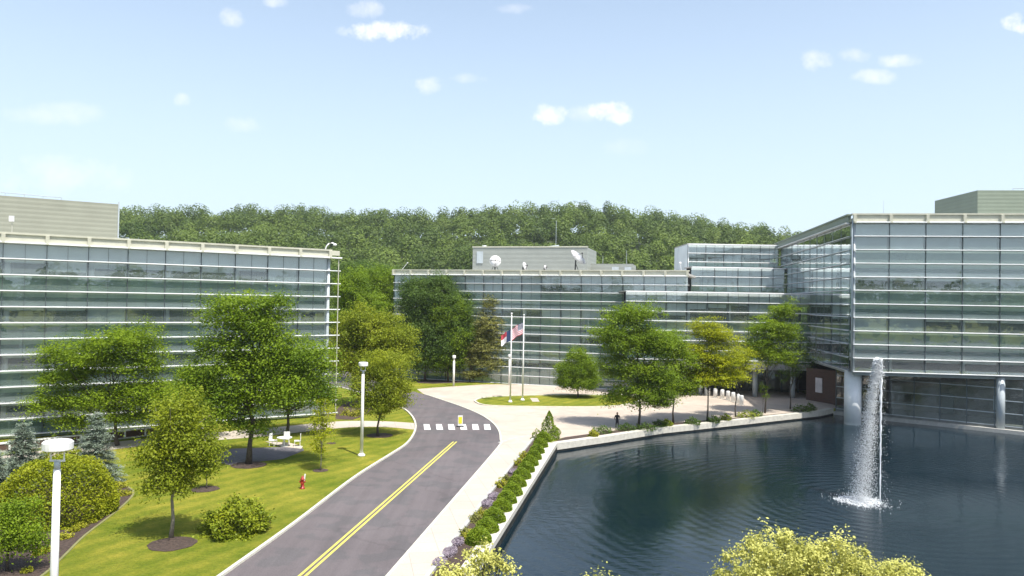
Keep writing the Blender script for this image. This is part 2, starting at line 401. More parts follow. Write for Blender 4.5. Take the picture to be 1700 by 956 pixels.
def trunk(rng, base, top, rad, targets, mat, parent, lean=.02):
    mb = MB(); base = Vector(base); top = Vector(top); n = 7; path = []
    for i in range(n):
        t = i/(n-1); path.append(base.lerp(top, t)+Vector((rng.normal()*lean*(top-base).length*.5, rng.normal()*lean*(top-base).length*.5, 0))*(1 if 0 < i else 0))
    mb.tube(path, [rad*(1.35 if i == 0 else (1-.75*i/(n-1))) for i in range(n)], 9)
    for tg in targets:
        tg = Vector(tg); f = rng.uniform(.35, .92); k = f*(n-1); i = int(k); s = path[i].lerp(path[min(i+1, n-1)], k-i)
        if tg.z < s.z+.2: f = .4; s = path[2].lerp(path[3], .5)
        mid = s.lerp(tg, .5)+Vector((0, 0, -.08*(tg-s).length)); r0 = rad*(1-.75*f)*.55
        mb.tube([s, mid, tg], [r0, r0*.6, .015], 5, False)
    return mb.build('trunk', mat, parent, smooth=True)
ZPX = lambda Y: Y/F
def tree(name, base_px, lobes_px, kind, label, cat='tree', group=None, seed=0, leaf=.22, clump=.7, dens=1.0, flat=0., zsq=.7, per=46,
         rad=None, bark='bark', topf=.8, ntg=26, z0=0.0, Y=None, second=None):
    rng = np.random.default_rng(seed)
    b = P(base_px[0], base_px[1], z0) if Y is None else Vector((*Q(base_px[0], 500, Y).xy, z0))
    Y = b.y
    lobes = []
    for lp in lobes_px:
        px, py, rx, ry = lp[:4]; dy = lp[4] if len(lp) > 4 else 0.
        c = Q(px, py, Y+dy); s = ZPX(Y+dy); rr = rx*s
        lobes.append((tuple(c), (rr, rr*.92 if len(lp) < 6 else lp[5], ry*s)))
    root = empty(name, b, label, cat, group)
    area = sum(r[0]*r[2]+r[1]*r[0] for c, r in lobes)
    per = int(per*1.8); leaf = leaf*.73
    ncl = int(dens*1.45*9.0*area/max(.2, clump**1.5)/2.2)
    ncl = max(20, min(ncl, 2600))
    co, cc = crown('crown', rng, lobes, clump, ncl, per, leaf, L[kind], root, flat, zsq)
    zt = max(c[2]+r[2]*.4 for c, r in lobes); xt = sum(c[0] for c, r in lobes)/len(lobes)
    top = Vector((b.x+(xt-b.x)*.4, b.y, b.z+(zt-b.z)*topf))
    idx = rng.permutation(len(cc))[:ntg]
    trunk(rng, b, top, (rad or max(.09, (zt-b.z)*.022))*.8, [cc[i] for i in idx], M[bark], root)
    return root

def shrub(name, px, py, rx, ry, kind, label, cat='shrub', group=None, seed=0, leaf=.1, z0=0., n=1500, squash=None, ryd=None, rough=.12, stem=True, clump=0):
    """rounded shrub: leaves in a shell over a solid twiggy heart; px,py = ground contact centre, rx,ry in pixels"""
    rng = np.random.default_rng(seed+999); b = P(px, py, z0); s = ZPX(b.y); r = rx*s; h = ry*s*2; rd = ryd if ryd else r
    root = empty(name, b, label, cat, group)
    d = rng.normal(size=(n, 3)); d[:, 2] = np.abs(d[:, 2])*1.0-.12; d /= np.linalg.norm(d, axis=1)[:, None]
    lump = 1+rough*np.sin(d[:, :1]*7+seed)*np.cos(d[:, 1:2]*6+seed*2)+rough*.7*np.sin(d[:, 2:3]*9+d[:, :1]*5)
    pts = np.array(b)+d*np.array([r, rd, h])*(rng.uniform(.84, 1.0, (n, 1))+rng.normal(size=(n, 1))*rough*.35)*lump
    pts[:, 2] = np.maximum(pts[:, 2], z0+.03)
    v, q = leaves(rng, pts, leaf, .1); npmesh('foliage', v, q, L[kind], root, rng.uniform(0, 1, n))
    mb = MB()
    for k in range(12):
        a = rng.uniform(0, 2*pi); e = rng.uniform(.3, 1.3)
        mb.tube([b, b+Vector((cos(a)*cos(e)*r*.4, sin(a)*cos(e)*rd*.4, h*.45*sin(e))), b+Vector((cos(a)*cos(e)*r*.82, sin(a)*cos(e)*rd*.82, h*.82*sin(e)))], [.03, .02, .006], 4, False)
    mb.build('stem', M['bark'], root)
    return root

# ------------------------------------------------------------------ ground, water, paving
def w2(l, z=0): return [P(x, y, z).xy for x, y in l]
def sheet(name, pts, z, mat, **t):
    mb = MB(); mb.v = [Vector((p[0], p[1], z)) for p in pts]
    k = len(pts); a = sum(pts[i][0]*pts[(i+1) % k][1]-pts[(i+1) % k][0]*pts[i][1] for i in range(k))
    mb.f = [tuple(range(k)) if a > 0 else tuple(range(k-1, -1, -1))]; mb.mi = [0]
    o = mb.build(name, mat, None, **t)
    bm = bmesh.new(); bm.from_mesh(o.data); bmesh.ops.triangulate(bm, faces=bm.faces[:], ngon_method='EAR_CLIP'); bm.to_mesh(o.data); bm.free()
    return o
def smoothline(pts, n=6):
    pts = [Vector((p[0], p[1])) for p in pts]; o = []
    for i in range(len(pts)-1):
        p0, p1, p2, p3 = pts[max(i-1, 0)], pts[i], pts[i+1], pts[min(i+2, len(pts)-1)]
        for k in range(n):
            t = k/n; o.append(.5*((2*p1)+(p2-p0)*t+(2*p0-5*p1+4*p2-p3)*t*t+(3*p1-p0-3*p2+p3)*t**3))
    o.append(pts[-1]); return o
def offset(pts, d):
    o = []
    for i, p in enumerate(pts):
        a = pts[max(i-1, 0)]; b = pts[min(i+1, len(pts)-1)]; t = (b-a).normalized(); o.append(p+Vector((-t.y, t.x))*d)
    return o
def strip(pts, w, z0, z1, mb=None, side=1):
    """prism ribbon: pts on one edge, w to the left (side=1)"""
    mb = mb or MB(); q = offset(pts, w*side); n0 = len(mb.v); k = len(pts)
    for a, b in zip(pts, q):
        for p, z in ((a, z0), (b, z0), (b, z1), (a, z1)): mb.v.append(Vector((p.x, p.y, z)))
    for i in range(k-1):
        for j in range(4):
            a = n0+4*i+j; b = n0+4*i+(j+1) % 4; f = (a, b, b+4, a+4); mb.f.append(f if side < 0 else f[::-1]); mb.mi.append(0)
    mb.f.append((n0, n0+1, n0+2, n0+3)); mb.f.append(tuple(n0+4*(k-1)+j for j in (3, 2, 1, 0))); mb.mi += [0, 0]
    return mb
def extend(pts, y):      # carry the last segment on in a straight line to Y = y
    a, b = pts[-2], pts[-1]; t = (y-b.y)/(b.y-a.y); return pts+[b+(b-a)*t]

ZW = -.7
A_ = P(925, 737).xy; B_ = P(1100, 711).xy; C_ = P(1362, 683.5).xy
left_edge = extend([A_, P(818, 907).xy], 21)
ledge = [Vector((39.6, 92.4)), Vector((44, 88)), Vector((54, 79.5)), Vector((78, 59))]
hole = [left_edge[-1], A_, P(1010, 725).xy, B_, P(1240, 696.5).xy, C_]+offset(ledge, .72)+[Vector((78, 21))]
bm = bmesh.new(); ed = []
for lp in ([Vector((-2500, -1500)), Vector((2500, -1500)), Vector((2500, 3000)), Vector((-2500, 3000))], hole):
    vs = [bm.verts.new((p.x, p.y, 0)) for p in lp]
    ed += [bm.edges.new((vs[i], vs[(i+1) % len(vs)])) for i in range(len(vs))]
bmesh.ops.triangle_fill(bm, use_beauty=True, use_dissolve=False, edges=ed)
for f in bm.faces:
    if f.normal.z < 0: f.normal_flip()
me = bpy.data.meshes.new('ground'); bm.to_mesh(me); bm.free(); me.materials.append(M['grass'])
o = bpy.data.objects.new('ground', me); COL.objects.link(o); tag(o, kind='structure')
big = [Vector((-8, 19)), Vector((85, 19)), Vector((85, 100)), Vector((-8, 100))]
sheet('unseen_asphalt', [Vector((-200, -140)), Vector((200, -140)), Vector((200, 8)), Vector((-200, 8))], .006, M['asphalt'], kind='structure')  # unseen asphalt sheet, added to grey the ground mirrored in the facade glass
sheet('water', big, ZW, M['water'], kind='structure')

road_l = smoothline(w2([(389, 944), (490, 871), (590, 794), (650, 755.5), (676, 738), (688, 722), (691.5, 709), (688, 696), (678, 684), (664, 675.5), (648, 669.5), (622, 661), (590, 650), (556, 641), (500, 630)]), 5)
road_r = smoothline(w2([(648, 948), (740, 842), (826, 742), (829.5, 730), (827, 715), (816, 701), (796, 688), (768, 676), (738, 665.5), (704, 654.5), (676, 647), (640, 638), (600, 625), (560, 612), (510, 600)]), 5)
def ext0(l, y): return extend(l[::-1], y)[::-1]
road_l = ext0(road_l, 14); road_r = ext0(road_r, 14)
sheet('road', road_l+road_r[::-1], .008, M['asphalt'], kind='structure')
strip(road_l, .17, 0, .13, side=1).build('kerb', M['kerb'], None, kind='structure')

walk_r = w2([(885, 727), (800, 833), (722, 938)]); walk_r = extend(walk_r, 14)[::-1]
cor = w2([(905, 731), (925, 729)])
nr = [p for p in road_r if p.y < P(700, 654).y+.1]
plaza = nr+w2([(692, 646), (720, 643.5), (760, 641), (800, 638.5), (900, 637.5), (950, 637)])+[Vector((20, 112)), Vector((30, 121)), Vector((43, 121)), Vector((41.5, 100)), Vector((41, 93.5))]
pl_b = w2([(1355, 681), (1240, 692), (1100, 704), (1010, 716), (938, 726)])
sheet('plaza_paving', plaza+pl_b+cor[::-1]+walk_r[::-1], .012, M['plaza'], kind='structure')
nr2 = [p for p in road_r if p.y < P(826, 742).y+.1]
sheet('sidewalk', nr2+smoothline(w2([(850, 733), (885, 727)]), 3)[1:]+walk_r[::-1], .016, M['walk'], kind='structure')
strip(nr, .16, 0, .05, side=-1).build('kerb', M['kerb'], None, kind='structure')
# grey joint band where the walk meets the plaza
strip(smoothline(w2([(834, 735.5), (850, 729.5), (868, 725.5), (884, 723.5)]), 4), .45, .0, .022, side=1).build('kerb', M['kerb_grey'], None, kind='structure')
# planting strip beside the pond
wl = walk_r[::-1]
pb = [P(885, 727).xy]+extend(w2([(885, 727), (800, 833), (722, 938)]), 21)[1:]
coping_out = offset([A_, left_edge[-1]], -.8)
sheet('planting_bed', pb+[coping_out[1], coping_out[0], P(912, 727).xy], .02, M['mulch'], kind='structure')
strip(pb, .22, 0, .16, side=1).build('kerb', M['kerb_grey'], None, kind='structure')
# pond wall: coping ring, darker wall set back below
ring = [left_edge[-1], A_]; ring2 = [A_, P(1010, 725).xy, B_, P(1240, 696.5).xy, C_, Vector((39.6, 92.4))]
wroot = empty('pond_wall', (A_.x, A_.y, 0), 'pale concrete wall and coping holding the pond along planting strip and plaza', 'retaining wall')
mb = strip(ring, .80, -.22, .10, side=1); strip([p for p in ring2], .75, -.52, .06, mb, side=1)
mb.build('coping', M['coping'], wroot)
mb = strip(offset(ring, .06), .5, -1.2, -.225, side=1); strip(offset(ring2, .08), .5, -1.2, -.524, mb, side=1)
mb.build('wall', M['wall_dark'], wroot)
# bed along the plaza side of the pond
sheet('planting_bed', offset(ring2[:5], .752)+pl_b, .02, M['mulch'], kind='structure')
# left path, patio, mulch beds
up = w2([(690, 702.5), (640, 699.5), (575, 699), (520, 703), (440, 711), (330, 720), (235, 729), (120, 742), (0, 757), (-150, 780)])
lo = w2([(691, 713.5), (640, 709), (580, 709.5), (520, 715), (440, 724), (330, 733), (235, 740.5), (120, 755), (0, 772), (-150, 800)])
sheet('path', smoothline(up, 4)+smoothline(lo, 4)[::-1], .012, M['walk'], kind='structure')
sheet('patio', w2([(385, 745), (500, 741), (505, 748), (470, 762), (380, 772), (340, 762)]), .016, M['patio'], kind='structure')
sheet('patio_path', w2([(440, 733), (480, 735), (503, 741), (500, 745), (470, 742)]), .02, M['walk'], kind='structure')
def disc(px, py, rx, name='mulch_bed', z=.018, ar=1.0, seed=1):
    c = P(px, py).xy; r = rx*ZPX(c.y); rg = random.Random(seed)
    pts = [c+Vector((cos(a), sin(a)*ar))*r*(1+rg.uniform(-.04, .04)) for a in [2*pi*k/22 for k in range(22)]]
    sheet(name, pts, z, M['mulch'], kind='structure')
disc(286, 903, 38); disc(341, 812, 22, seed=2); disc(393, 872, 54, ar=1.1, seed=3); disc(532, 781, 13, seed=4); disc(630, 723, 22, seed=5); disc(413, 772, 28, seed=6); disc(550, 736, 8, seed=7)
bed = smoothline(w2([(20, 990), (75, 950), (105, 922), (140, 888), (190, 850), (216, 826), (219, 815), (205, 806), (190, 800)]), 4)
sheet('mulch_bed', bed+w2([(120, 770), (0, 775), (-120, 800), (-160, 1000)]), .018, M['mulch'], kind='structure')
strip(bed, .12, 0, .03, side=-1).build('bed_edging', simple('edging_grass', (.20, .20, .08), .9), None, kind='structure')
sheet('mulch_bed', w2([(556, 696), (560, 678), (575, 668), (600, 664), (625, 672), (612, 684), (600, 692), (585, 697)]), .018, M['mulch'], kind='structure')
sheet('mulch_bed', w2([(690, 632), (760, 630), (900, 630), (905, 633), (880, 634), (800, 634), (720, 637), (695, 636)]), .018, M['mulch'], kind='structure')
# island
isl = smoothline(w2([(789, 666.5), (800, 661.5), (830, 658.5), (900, 656.5), (1000, 656.2), (1045, 658), (1062, 664), (1040, 672), (990, 676), (880, 675.7), (825, 674.5), (800, 672), (789, 666.5)]), 4)
sheet('island_lawn', isl, .022, M['grass'], kind='structure')
strip(isl, .2, 0, .14, side=1).build('kerb', M['kerb'], None, kind='structure')
sheet('island_path', w2([(880, 661), (892, 661), (896, 667), (884, 667)]), .027, M['walk'], kind='structure')

# markings
M['paint_w'] = simple('road_paint_white', (.80, .80, .78), .6, var=.12, scale=6)
M['paint_y'] = simple('road_paint_yellow', (.62, .55, .11), .6, var=.18, scale=5)
mb = MB()
for x in (709, 729.5, 749.5, 769.5, 789.5, 809):
    q = [(x-5.8, 704), (x+3.6, 704), (x+6.2, 713.2), (x-4.6, 713.2)]
    n = len(mb.v); mb.v += [P(a, b_, .013) for a, b_ in q][::-1]; mb.f.append((n, n+1, n+2, n+3)); mb.mi.append(0)
mb.build('crosswalk_marking', M['paint_w'], None, kind='structure')
mb = MB()
for (a, b_) in (((752.8, 733.3), (497.2, 956)), ((758.0, 733.3), (507.5, 956))):
    p = P(*a).xy; q = P(*b_).xy; d = (q-p).normalized(); q = p+d*((14-p.y)/d.y); nrm = Vector((-d.y, d.x))*.07
    n = len(mb.v); mb.v += [Vector((*v, .013)) for v in (p-nrm, q-nrm, q+nrm, p+nrm)]; mb.f.append((n, n+1, n+2, n+3)); mb.mi.append(0)
mb.build('centre_line_marking', M['paint_y'], None, kind='structure')

# ------------------------------------------------------------------ hill and wood
def ridge(x):
    r = 48+3*sin(x*.012+1)+2*sin(x*.031)
    if x > 30: r -= min(1, (x-30)/150)*9
    if x > 170: r -= (x-170)*.17
    return max(8, r)
def hz(x, y):
    t = min(1, max(0, (y-190)/(425-190))); t = t*t*(3-2*t)*.55+t*.45
    return ridge(x)*t-.3
mb = MB(); nx, ny = 60, 24
for j in range(ny+1):
    for i in range(nx+1):
        x = -420+i*14.5; y = 175+j*16; mb.v.append(Vector((x, y, hz(x, y) if y < 440 else hz(x, y)-.002*(y-440)**1.6)))
for j in range(ny):
    for i in range(nx):
        a = j*(nx+1)+i; mb.f.append((a, a+1, a+nx+2, a+nx+1)); mb.mi.append(0)
mb.build('hill', M['hill'], None, True, kind='structure')
rng = np.random.default_rng(5)
def woods(name, spots, per, size, mat):
    V, Vr, O = [], [], []
    for (x, y, z, r, h) in spots:
        k = 3; cs = ellips(rng, k, (x, y, z+h*.66), (r*.42, r*.42, h*.14)); cs = np.vstack([cs, [[x, y, z+h*.8]]])
        pick = rng.integers(0, len(cs), per); d = rng.normal(size=(per, 3)); d /= np.linalg.norm(d, axis=1)[:, None]; d[:, 2] = d[:, 2]*.8+.15
        pts = cs[pick]+d*np.array([r*.66, r*.66, h*.25])*rng.uniform(.85, 1.05, (per, 1))
        lo = int(per*.05); pts[:lo] = np.array((x, y, z+h*.4))+rng.normal(size=(lo, 3))*np.array([r*.4, r*.4, h*.18])
        V.append(pts); O.append(d); tv = rng.uniform(0, 1)
        Vr.append(np.clip(.75*tv+.25*rng.uniform(0, 1, per), 0, 1))
    V = np.concatenate(V); v, q = leaves(rng, V, size, 0, .85, out=np.concatenate(O)*1.8)
    return npmesh(name, v, q, mat, None, np.concatenate(Vr), kind='stuff', label='dense green broadleaf wood covering the far hillside' if name == 'hillside_wood' else 'green tree belt seen only as reflections', cat='wood')
sp_ = []
y = 178.
while y < 436:
    x = -.56*y-20
    while x < .50*y+12:
        r = rng.uniform(3.6, 7.8); sp_.append((x+rng.uniform(-3, 3), y+rng.uniform(-3, 3), hz(x, y), r, rng.uniform(9, 18.5))); x += 9.2
    y += 8.6
woods('hillside_wood', sp_, 520, .82, L['wood'])
# tree belt behind the viewpoint (what the glass mirrors)
sp_ = [(x+rng.uniform(-4, 4), yb+rng.uniform(-6, 6), 0, rng.uniform(5, 8), rng.uniform(13, 21)) for yb in (-32, -46, -60, -76) for x in range(-150, 190, 9)]
woods('tree_belt', sp_, 130, 2.0, L['wood'])

# ------------------------------------------------------------------ facades
def facade(root, A, B, zt, p, nl, bay, seed, par=.85, z_low=None, blindp=.62, zseq=None, ext0=0., ext1=0., brackets=True, deep=3.2, glassm='glass', lou_w=.20, mull=.09, parmat='cream', darkrow=None, mdep=.15):
    """curtain wall from A to B, outward normal towards the viewpoint; louver line k at zt-k*p; vision strips above lines 2,5,8,11"""
    rg = random.Random(seed); A = Vector(A); B = Vector(B); L_ = (B-A).length; u = (B-A)/L_; n = Vector((-u.y, u.x))
    if n.dot(-A) < 0: n = -n
    zb = z_low if z_low is not None else zt-nl*p; nb = max(1, round(L_/bay)); bw = L_/nb
    W3 = lambda s, o, z: Vector((*(A+u*s+n*o), z))
    vis = zseq if zseq else [(zt-(2+3*j)*p, zt-(2+3*j)*p+1.04*p) for j in range(5) if zt-(2+3*j)*p >= zb-.01]
    # louvers
    for k in range(nl+1):
        z = zt-k*p
        mb = MB(); c = W3(L_/2+(ext1-ext0)/2, .12+lou_w/2, z)
        w = lou_w if k else lou_w+.3
        mb.box(W3(L_/2+(ext1-ext0)/2, .10+w/2, z), L_+ext0+ext1, w, .06 if k else .14, u)
        mb.tube([W3(-ext0, .1+w, z), W3(L_+ext1, .1+w, z)], .055 if k else .08, 6)
        mb.build('sunshade', M['louver'], root)
    # mullions
    mb_ = []
    for i in range(nb+1):
        MB().box(W3(i*bw, 0.03, (zb+zt)/2), .05, mdep, zt-zb, u).build('mullion', M['mullion'], root)
        if i < nb: mb_.append(i)
    sub = MB()
    for i in range(nb if mdep > .1 else 0): sub.box(W3((i+.5)*bw, 0.0, (zb+zt)/2), .02, .05, zt-zb, u)
    if sub.v: sub.build('fine_mullion', M['mullion'], root)
    # glass per bay and storey
    edges = [zt]+[v[0] for v in vis]
    if edges[-1] > zb+.05: edges.append(zb)
    for i in range(nb):
        for a, b_ in zip(edges[:-1], edges[1:]):
            q = MB(); tlt = rg.uniform(-.004, .004); tl2 = rg.uniform(-.004, .004)
            q.v = [W3(i*bw+.02, -.03+tlt, b_+.01), W3((i+1)*bw-.02, -.03-tlt, b_+.01), W3((i+1)*bw-.02, -.03-tlt+tl2, a-.01), W3(i*bw+.02, -.03+tlt+tl2, a-.01)]
            q.f = [(0, 1, 2, 3)]; q.mi = [0]; q.build('glass_pane', M[glassm], root)
    # spandrels, vision strips, ceilings, interior
    prev = zt
    for j, (s, h) in enumerate(vis):
        h = min(h, prev)
        if prev-h > .05:
            hh = prev-h; q = MB()
            if j == 0: q.box(W3(L_/2, -.24, (prev+h)/2), L_-.1, .1, hh, u, 2)
            else:
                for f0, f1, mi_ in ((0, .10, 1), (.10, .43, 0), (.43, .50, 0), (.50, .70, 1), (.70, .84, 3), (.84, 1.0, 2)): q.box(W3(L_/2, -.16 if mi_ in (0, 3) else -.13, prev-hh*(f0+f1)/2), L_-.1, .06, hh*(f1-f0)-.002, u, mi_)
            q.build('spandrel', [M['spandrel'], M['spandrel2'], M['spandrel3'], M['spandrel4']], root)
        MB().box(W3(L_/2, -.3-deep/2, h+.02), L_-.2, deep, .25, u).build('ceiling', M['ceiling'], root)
        i = 0
        while i < nb:
            run = rg.choice((1, 1, 2, 3)); st = rg.random(); dk = .35 if darkrow is None else darkrow[min(j, len(darkrow)-1)]
            for r in range(run):
                if i >= nb: break
                wroot_ = MB()
                x0, x1 = i*bw+.12, (i+1)*bw-.12
                for xx in (x0, x1): wroot_.box(W3(xx, -.2, (s+h)/2), .06, .1, h-s, u)
                wroot_.box(W3((x0+x1)/2, -.2, s+.05), x1-x0, .1, .08, u); wroot_.box(W3((x0+x1)/2, -.2, h-.05), x1-x0, .1, .08, u)
                wo = wroot_.build('window', M['mullion'] if st < dk else M['steel'], root)
                if True:
                    fr = rg.choice((.28, .28, .3, .12)) if st < dk else (1.0 if st > dk+.22 else rg.uniform(.35, .8))
                    MB().box(W3((x0+x1)/2, -.32, h-(h-s)*fr/2), x1-x0-.05, .02, (h-s)*fr-.04, u).build('blind', M['blind'] if rg.random() < .72 else M['blind2'], wo)
                i += 1
        prev = s
    if prev > zb+.05:
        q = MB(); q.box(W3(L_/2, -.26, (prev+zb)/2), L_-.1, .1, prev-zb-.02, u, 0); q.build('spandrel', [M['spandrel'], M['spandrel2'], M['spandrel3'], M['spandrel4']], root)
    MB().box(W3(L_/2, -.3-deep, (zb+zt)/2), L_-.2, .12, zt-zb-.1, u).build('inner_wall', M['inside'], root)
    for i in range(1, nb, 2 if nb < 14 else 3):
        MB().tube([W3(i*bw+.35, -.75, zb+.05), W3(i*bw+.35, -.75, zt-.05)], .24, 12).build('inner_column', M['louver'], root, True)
    # parapet with brackets
    if par:
        MB().box(W3(L_/2+(ext1-ext0)*.2, .12, zt+.08+par/2), L_+.1, .3, par, u).build('parapet', M[parmat], root)
        MB().box(W3(L_/2, .14, zt+.08+par), L_+.5, .56, .16, u).build('cornice', M[parmat], root)
        if brackets:
            for i in range(nb+1):
                q = MB(); q.box(W3(i*bw, .42, zt+.05+par/2), .3, .34, par-.1, u); q.box(W3(i*bw, .5, zt+.0), .22, .5, .12, u); q.build('bracket', M['cream'], root)
    return W3, nb, bw
def prismbox(root, pts, z0, z1, name, mat): return MB().prism(pts, z0, z1).build(name, mat, root)

# right building
RA = Vector((37.6, 83)); RB = Vector((82, 76.5)); RBu = (RB-RA).normalized(); RC = Vector((43.6, 124))
rb = empty('glass_building', (60, 95, 0), 'large glass building with white sunshades rising from the pond on the right', 'building')
facade(rb, RA, RB, 21.8, 1.488, 11, 3.72, 3, mdep=.1, darkrow=[.12, .3, .45, .55])
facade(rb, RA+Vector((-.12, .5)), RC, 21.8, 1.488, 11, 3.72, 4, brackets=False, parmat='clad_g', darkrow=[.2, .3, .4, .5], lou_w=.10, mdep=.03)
roofp = [RA+Vector((.5, .8)), RB+Vector((0, .8)), Vector((84, 123)), RC+Vector((.5, 0))]
prismbox(rb, roofp, 22.2, 22.5, 'roof', M['roof'])
prismbox(rb, roofp, 4.95, 5.3, 'soffit', M['steel'])
MB().tube([Vector((RA.x+.1, RA.y+.15, 5.4)), Vector((RA.x+.1, RA.y+.15, 22.2))], .22, 14).build('corner_post', M['steel'], rb, True)
pc = P(1427, 712, ZW); MB().lathe((pc.x*1.018, 85.1, -1.2), [(.9, 0), (.9, 6.5)], 28).build('column', simple('column_white', (.80, .82, .82), .45, var=.06), rb, True)
for x, y in ((52.9, 81.4), (56.5, 80.7), (66, 79.5)):
    MB().lathe((x, y, -.4), [(.42, 0), (.42, 5.6)], 16).build('column', M['steel'], rb, True)
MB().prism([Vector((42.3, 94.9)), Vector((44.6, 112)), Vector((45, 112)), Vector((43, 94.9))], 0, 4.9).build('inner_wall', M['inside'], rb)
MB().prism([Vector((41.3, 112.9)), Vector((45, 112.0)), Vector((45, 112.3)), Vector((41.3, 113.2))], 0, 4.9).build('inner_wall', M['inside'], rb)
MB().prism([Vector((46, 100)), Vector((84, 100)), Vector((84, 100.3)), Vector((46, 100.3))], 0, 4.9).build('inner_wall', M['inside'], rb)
# penthouse on it
PR = [Vector((55.6, 90)), Vector((95, 86)), Vector((97, 100)), Vector((55.8, 99.5))]
ph = MB().prism(PR, 22.3, 26.75).build('rooftop_enclosure', M['clad_g'], rb)
q = MB(); q.tube([Vector((60.5, 91, 27.2)), Vector((72, 90, 27.2))], .04, 5)
for x in (60.5, 64, 68, 72): q.tube([Vector((x, 91-(x-60.5)*.087, 26.7)), Vector((x, 91-(x-60.5)*.087, 27.2))], .03, 5)
q.build('roof_rail', M['steel'], rb)
# lobby glass wall behind the ledge
q = MB()
lg = ledge[:]; strip(lg, .7, -1.3, -.3, q, side=1); q.build('ledge', M['kerb_grey'], rb)
lgi = offset(lg, .75)
for a, b_ in zip(lgi[:-1], lgi[1:]):
    Lg = (b_-a).length; u = (b_-a)/Lg; nb = max(1, round(Lg/2.6))
    for z in (.0, 1.35, 2.7, 4.05): MB().box(((a+b_).x/2, (a+b_).y/2, z), Lg, .12, .08, u).build('rail', M['steel'], rb)
    for i in range(nb+1): MB().box((*(a+u*Lg*i/nb), 2.3), .09, .14, 5.2, u).build('mullion', M['mullion'], rb)
    q = MB(); q.v = [Vector((*a, -.3)), Vector((*b_, -.3)), Vector((*b_, 4.95)), Vector((*a, 4.95))]; q.f = [(0, 1, 2, 3)]; q.mi = [0]; q.build('glass_pane', M['glass_g'], rb)
bk = offset(lg, 6.5)
q = MB(); strip(bk, .3, -.3, 4.95, q, side=1); q.build('inner_wall', simple('lobby_wall', (.22, .19, .16), .7, var=.8, scale=.4), rb)
sheetp = lg[:]+bk[::-1]; MB().prism([Vector(p) for p in offset(lg, .71)]+bk[::-1], -.5, .03).build('floor_slab', M['ceiling'], rb)
rg = random.Random(8)
for i in range(9):
    s = i/9; a = bk[1].lerp(bk[3], s) if i else bk[1]; MB().box((a.x-.8, a.y-1.2, rg.uniform(1.2, 3)), rg.uniform(.8, 2.2), .2, rg.uniform(.8, 2.4), Vector((.8, -.6))).build('inner_panel', rg.choice([M['brick'], M['ceiling'], M['inside'], M['blind2']]), rb)

# left building
LA = Q(0, 384, 64).xy; LB = Q(546, 411.5, 80).xy; ul = (LB-LA).normalized(); LA = LA-ul*9.3; nl_ = Vector((-ul.y, ul.x)); nl_ = nl_ if nl_.y > 0 else -nl_
lb = empty('glass_building', (-40, 80, 0), 'long glass building with white sunshades behind the lawn trees on the left', 'building')
facade(lb, LA, LB, 16.78, 1.37, 12, 3.1, 11, par=.72, z_low=0, ext1=1.25, darkrow=[.4, .5, .5, .6, .6], lou_w=.22)
LC = LB+nl_*22+ul*2; LD = LA+nl_*22
MB().prism([LB+nl_*.1, LC, LC-ul*.3, LB-ul*.3+nl_*.1], 0, 16.8).build('end_wall', M['spandrel3'], lb)
MB().prism([LA+nl_*.5, LB+nl_*.5, LC, LD], 16.9, 17.2).build('roof', M['roof'], lb)
MB().tube([Vector((*(LB-nl_*.05), 0)), Vector((*(LB-nl_*.05), 16.9))], .16, 10).build('corner_post', M['steel'], lb, True)
e = LB+ul*.95-nl_*.45; MB().tube([Vector((*e, .5)), Vector((*e, 16.9))], .05, 8).build('screen_post', M['cream'], lb)
MB().box((*(LB+ul*.55-nl_*.1), 17.3), 1.0, .7, .5, ul).build('gutter_box', M['cream'], lb)
p0 = Q(-60, 319, 70.0).xy; p1 = Q(197.5, 338, 77).xy; d = (p1-p0).normalized(); nn_ = Vector((-d.y, d.x)); nn_ = nn_ if nn_.y > 0 else -nn_
MB().prism([p0, p1, p1+nn_*9, p0+nn_*9], 17.1, 21.75).build('rooftop_enclosure', M['clad'], lb)
q = MB(); a = Vector((*(p0+nn_*2), 22.3)); b_ = Vector((*(p1-d*5+nn_*2), 22.2)); q.tube([a, b_], .04, 5)
for k in range(6): c = a.lerp(b_, k/5); q.tube([c-Vector((0, 0, .6)), c], .03, 5)
q.build('roof_rail', M['steel'], lb)
MB().tube([Vector((*p1, 17.1)), Vector((*p1, 22.0))], .07, 8).build('corner_trim', M['steel'], lb)

# middle building
MA = Q(655, 447, 121).xy; MBb = Q(1142, 450, 106).xy; um = (MBb-MA).normalized(); nm = Vector((-um.y, um.x)); nm = nm if nm.y > 0 else -nm
mbld = empty('glass_building', (4, 118, 0), 'far central glass building with satellite dishes and grey enclosure on its roof', 'building')
facade(mbld, MA, MBb, 16.45, 1.262, 13, 3.0, 21, par=.68, z_low=0, darkrow=[.3, .5, .6, .5, .6])
MB().prism([MA+nm*.5, MBb+nm*.5, MBb+nm*30, MA+nm*30], 16.6, 16.9).build('roof', M['roof'], mbld)
MB().prism([MA+nm*.3, MA+nm*30, MA+nm*30+um*.3, MA+nm*.3+um*.3], 0, 16.6).build('end_wall', M['spandrel2'], mbld)
a = Q(785, 411, 127).xy; b_ = Q(975, 411, 122).xy; d = (b_-a).normalized(); nq = Vector((-d.y, d.x)); nq = nq if nq.y > 0 else -nq
enc = MB().prism([a, b_, b_+nq*10, a+nq*10], 16.8, 21.45).build('rooftop_enclosure', M['clad_grey'], mbld)
MB().prism([a-nq*.1-d*.1, b_-nq*.1+d*.1, b_+nq*.3+d*.1, a+nq*.3-d*.1], 21.45, 21.65).build('enclosure_trim', M['cream'], mbld)
MB().box((*(a+d*1.3-nq*.08), 19.8), 1.1, .1, 2.0, d).build('louvred_vent', M['steel'], mbld)
a2 = Q(977, 437, 126).xy; b2 = Q(1050, 438, 124).xy
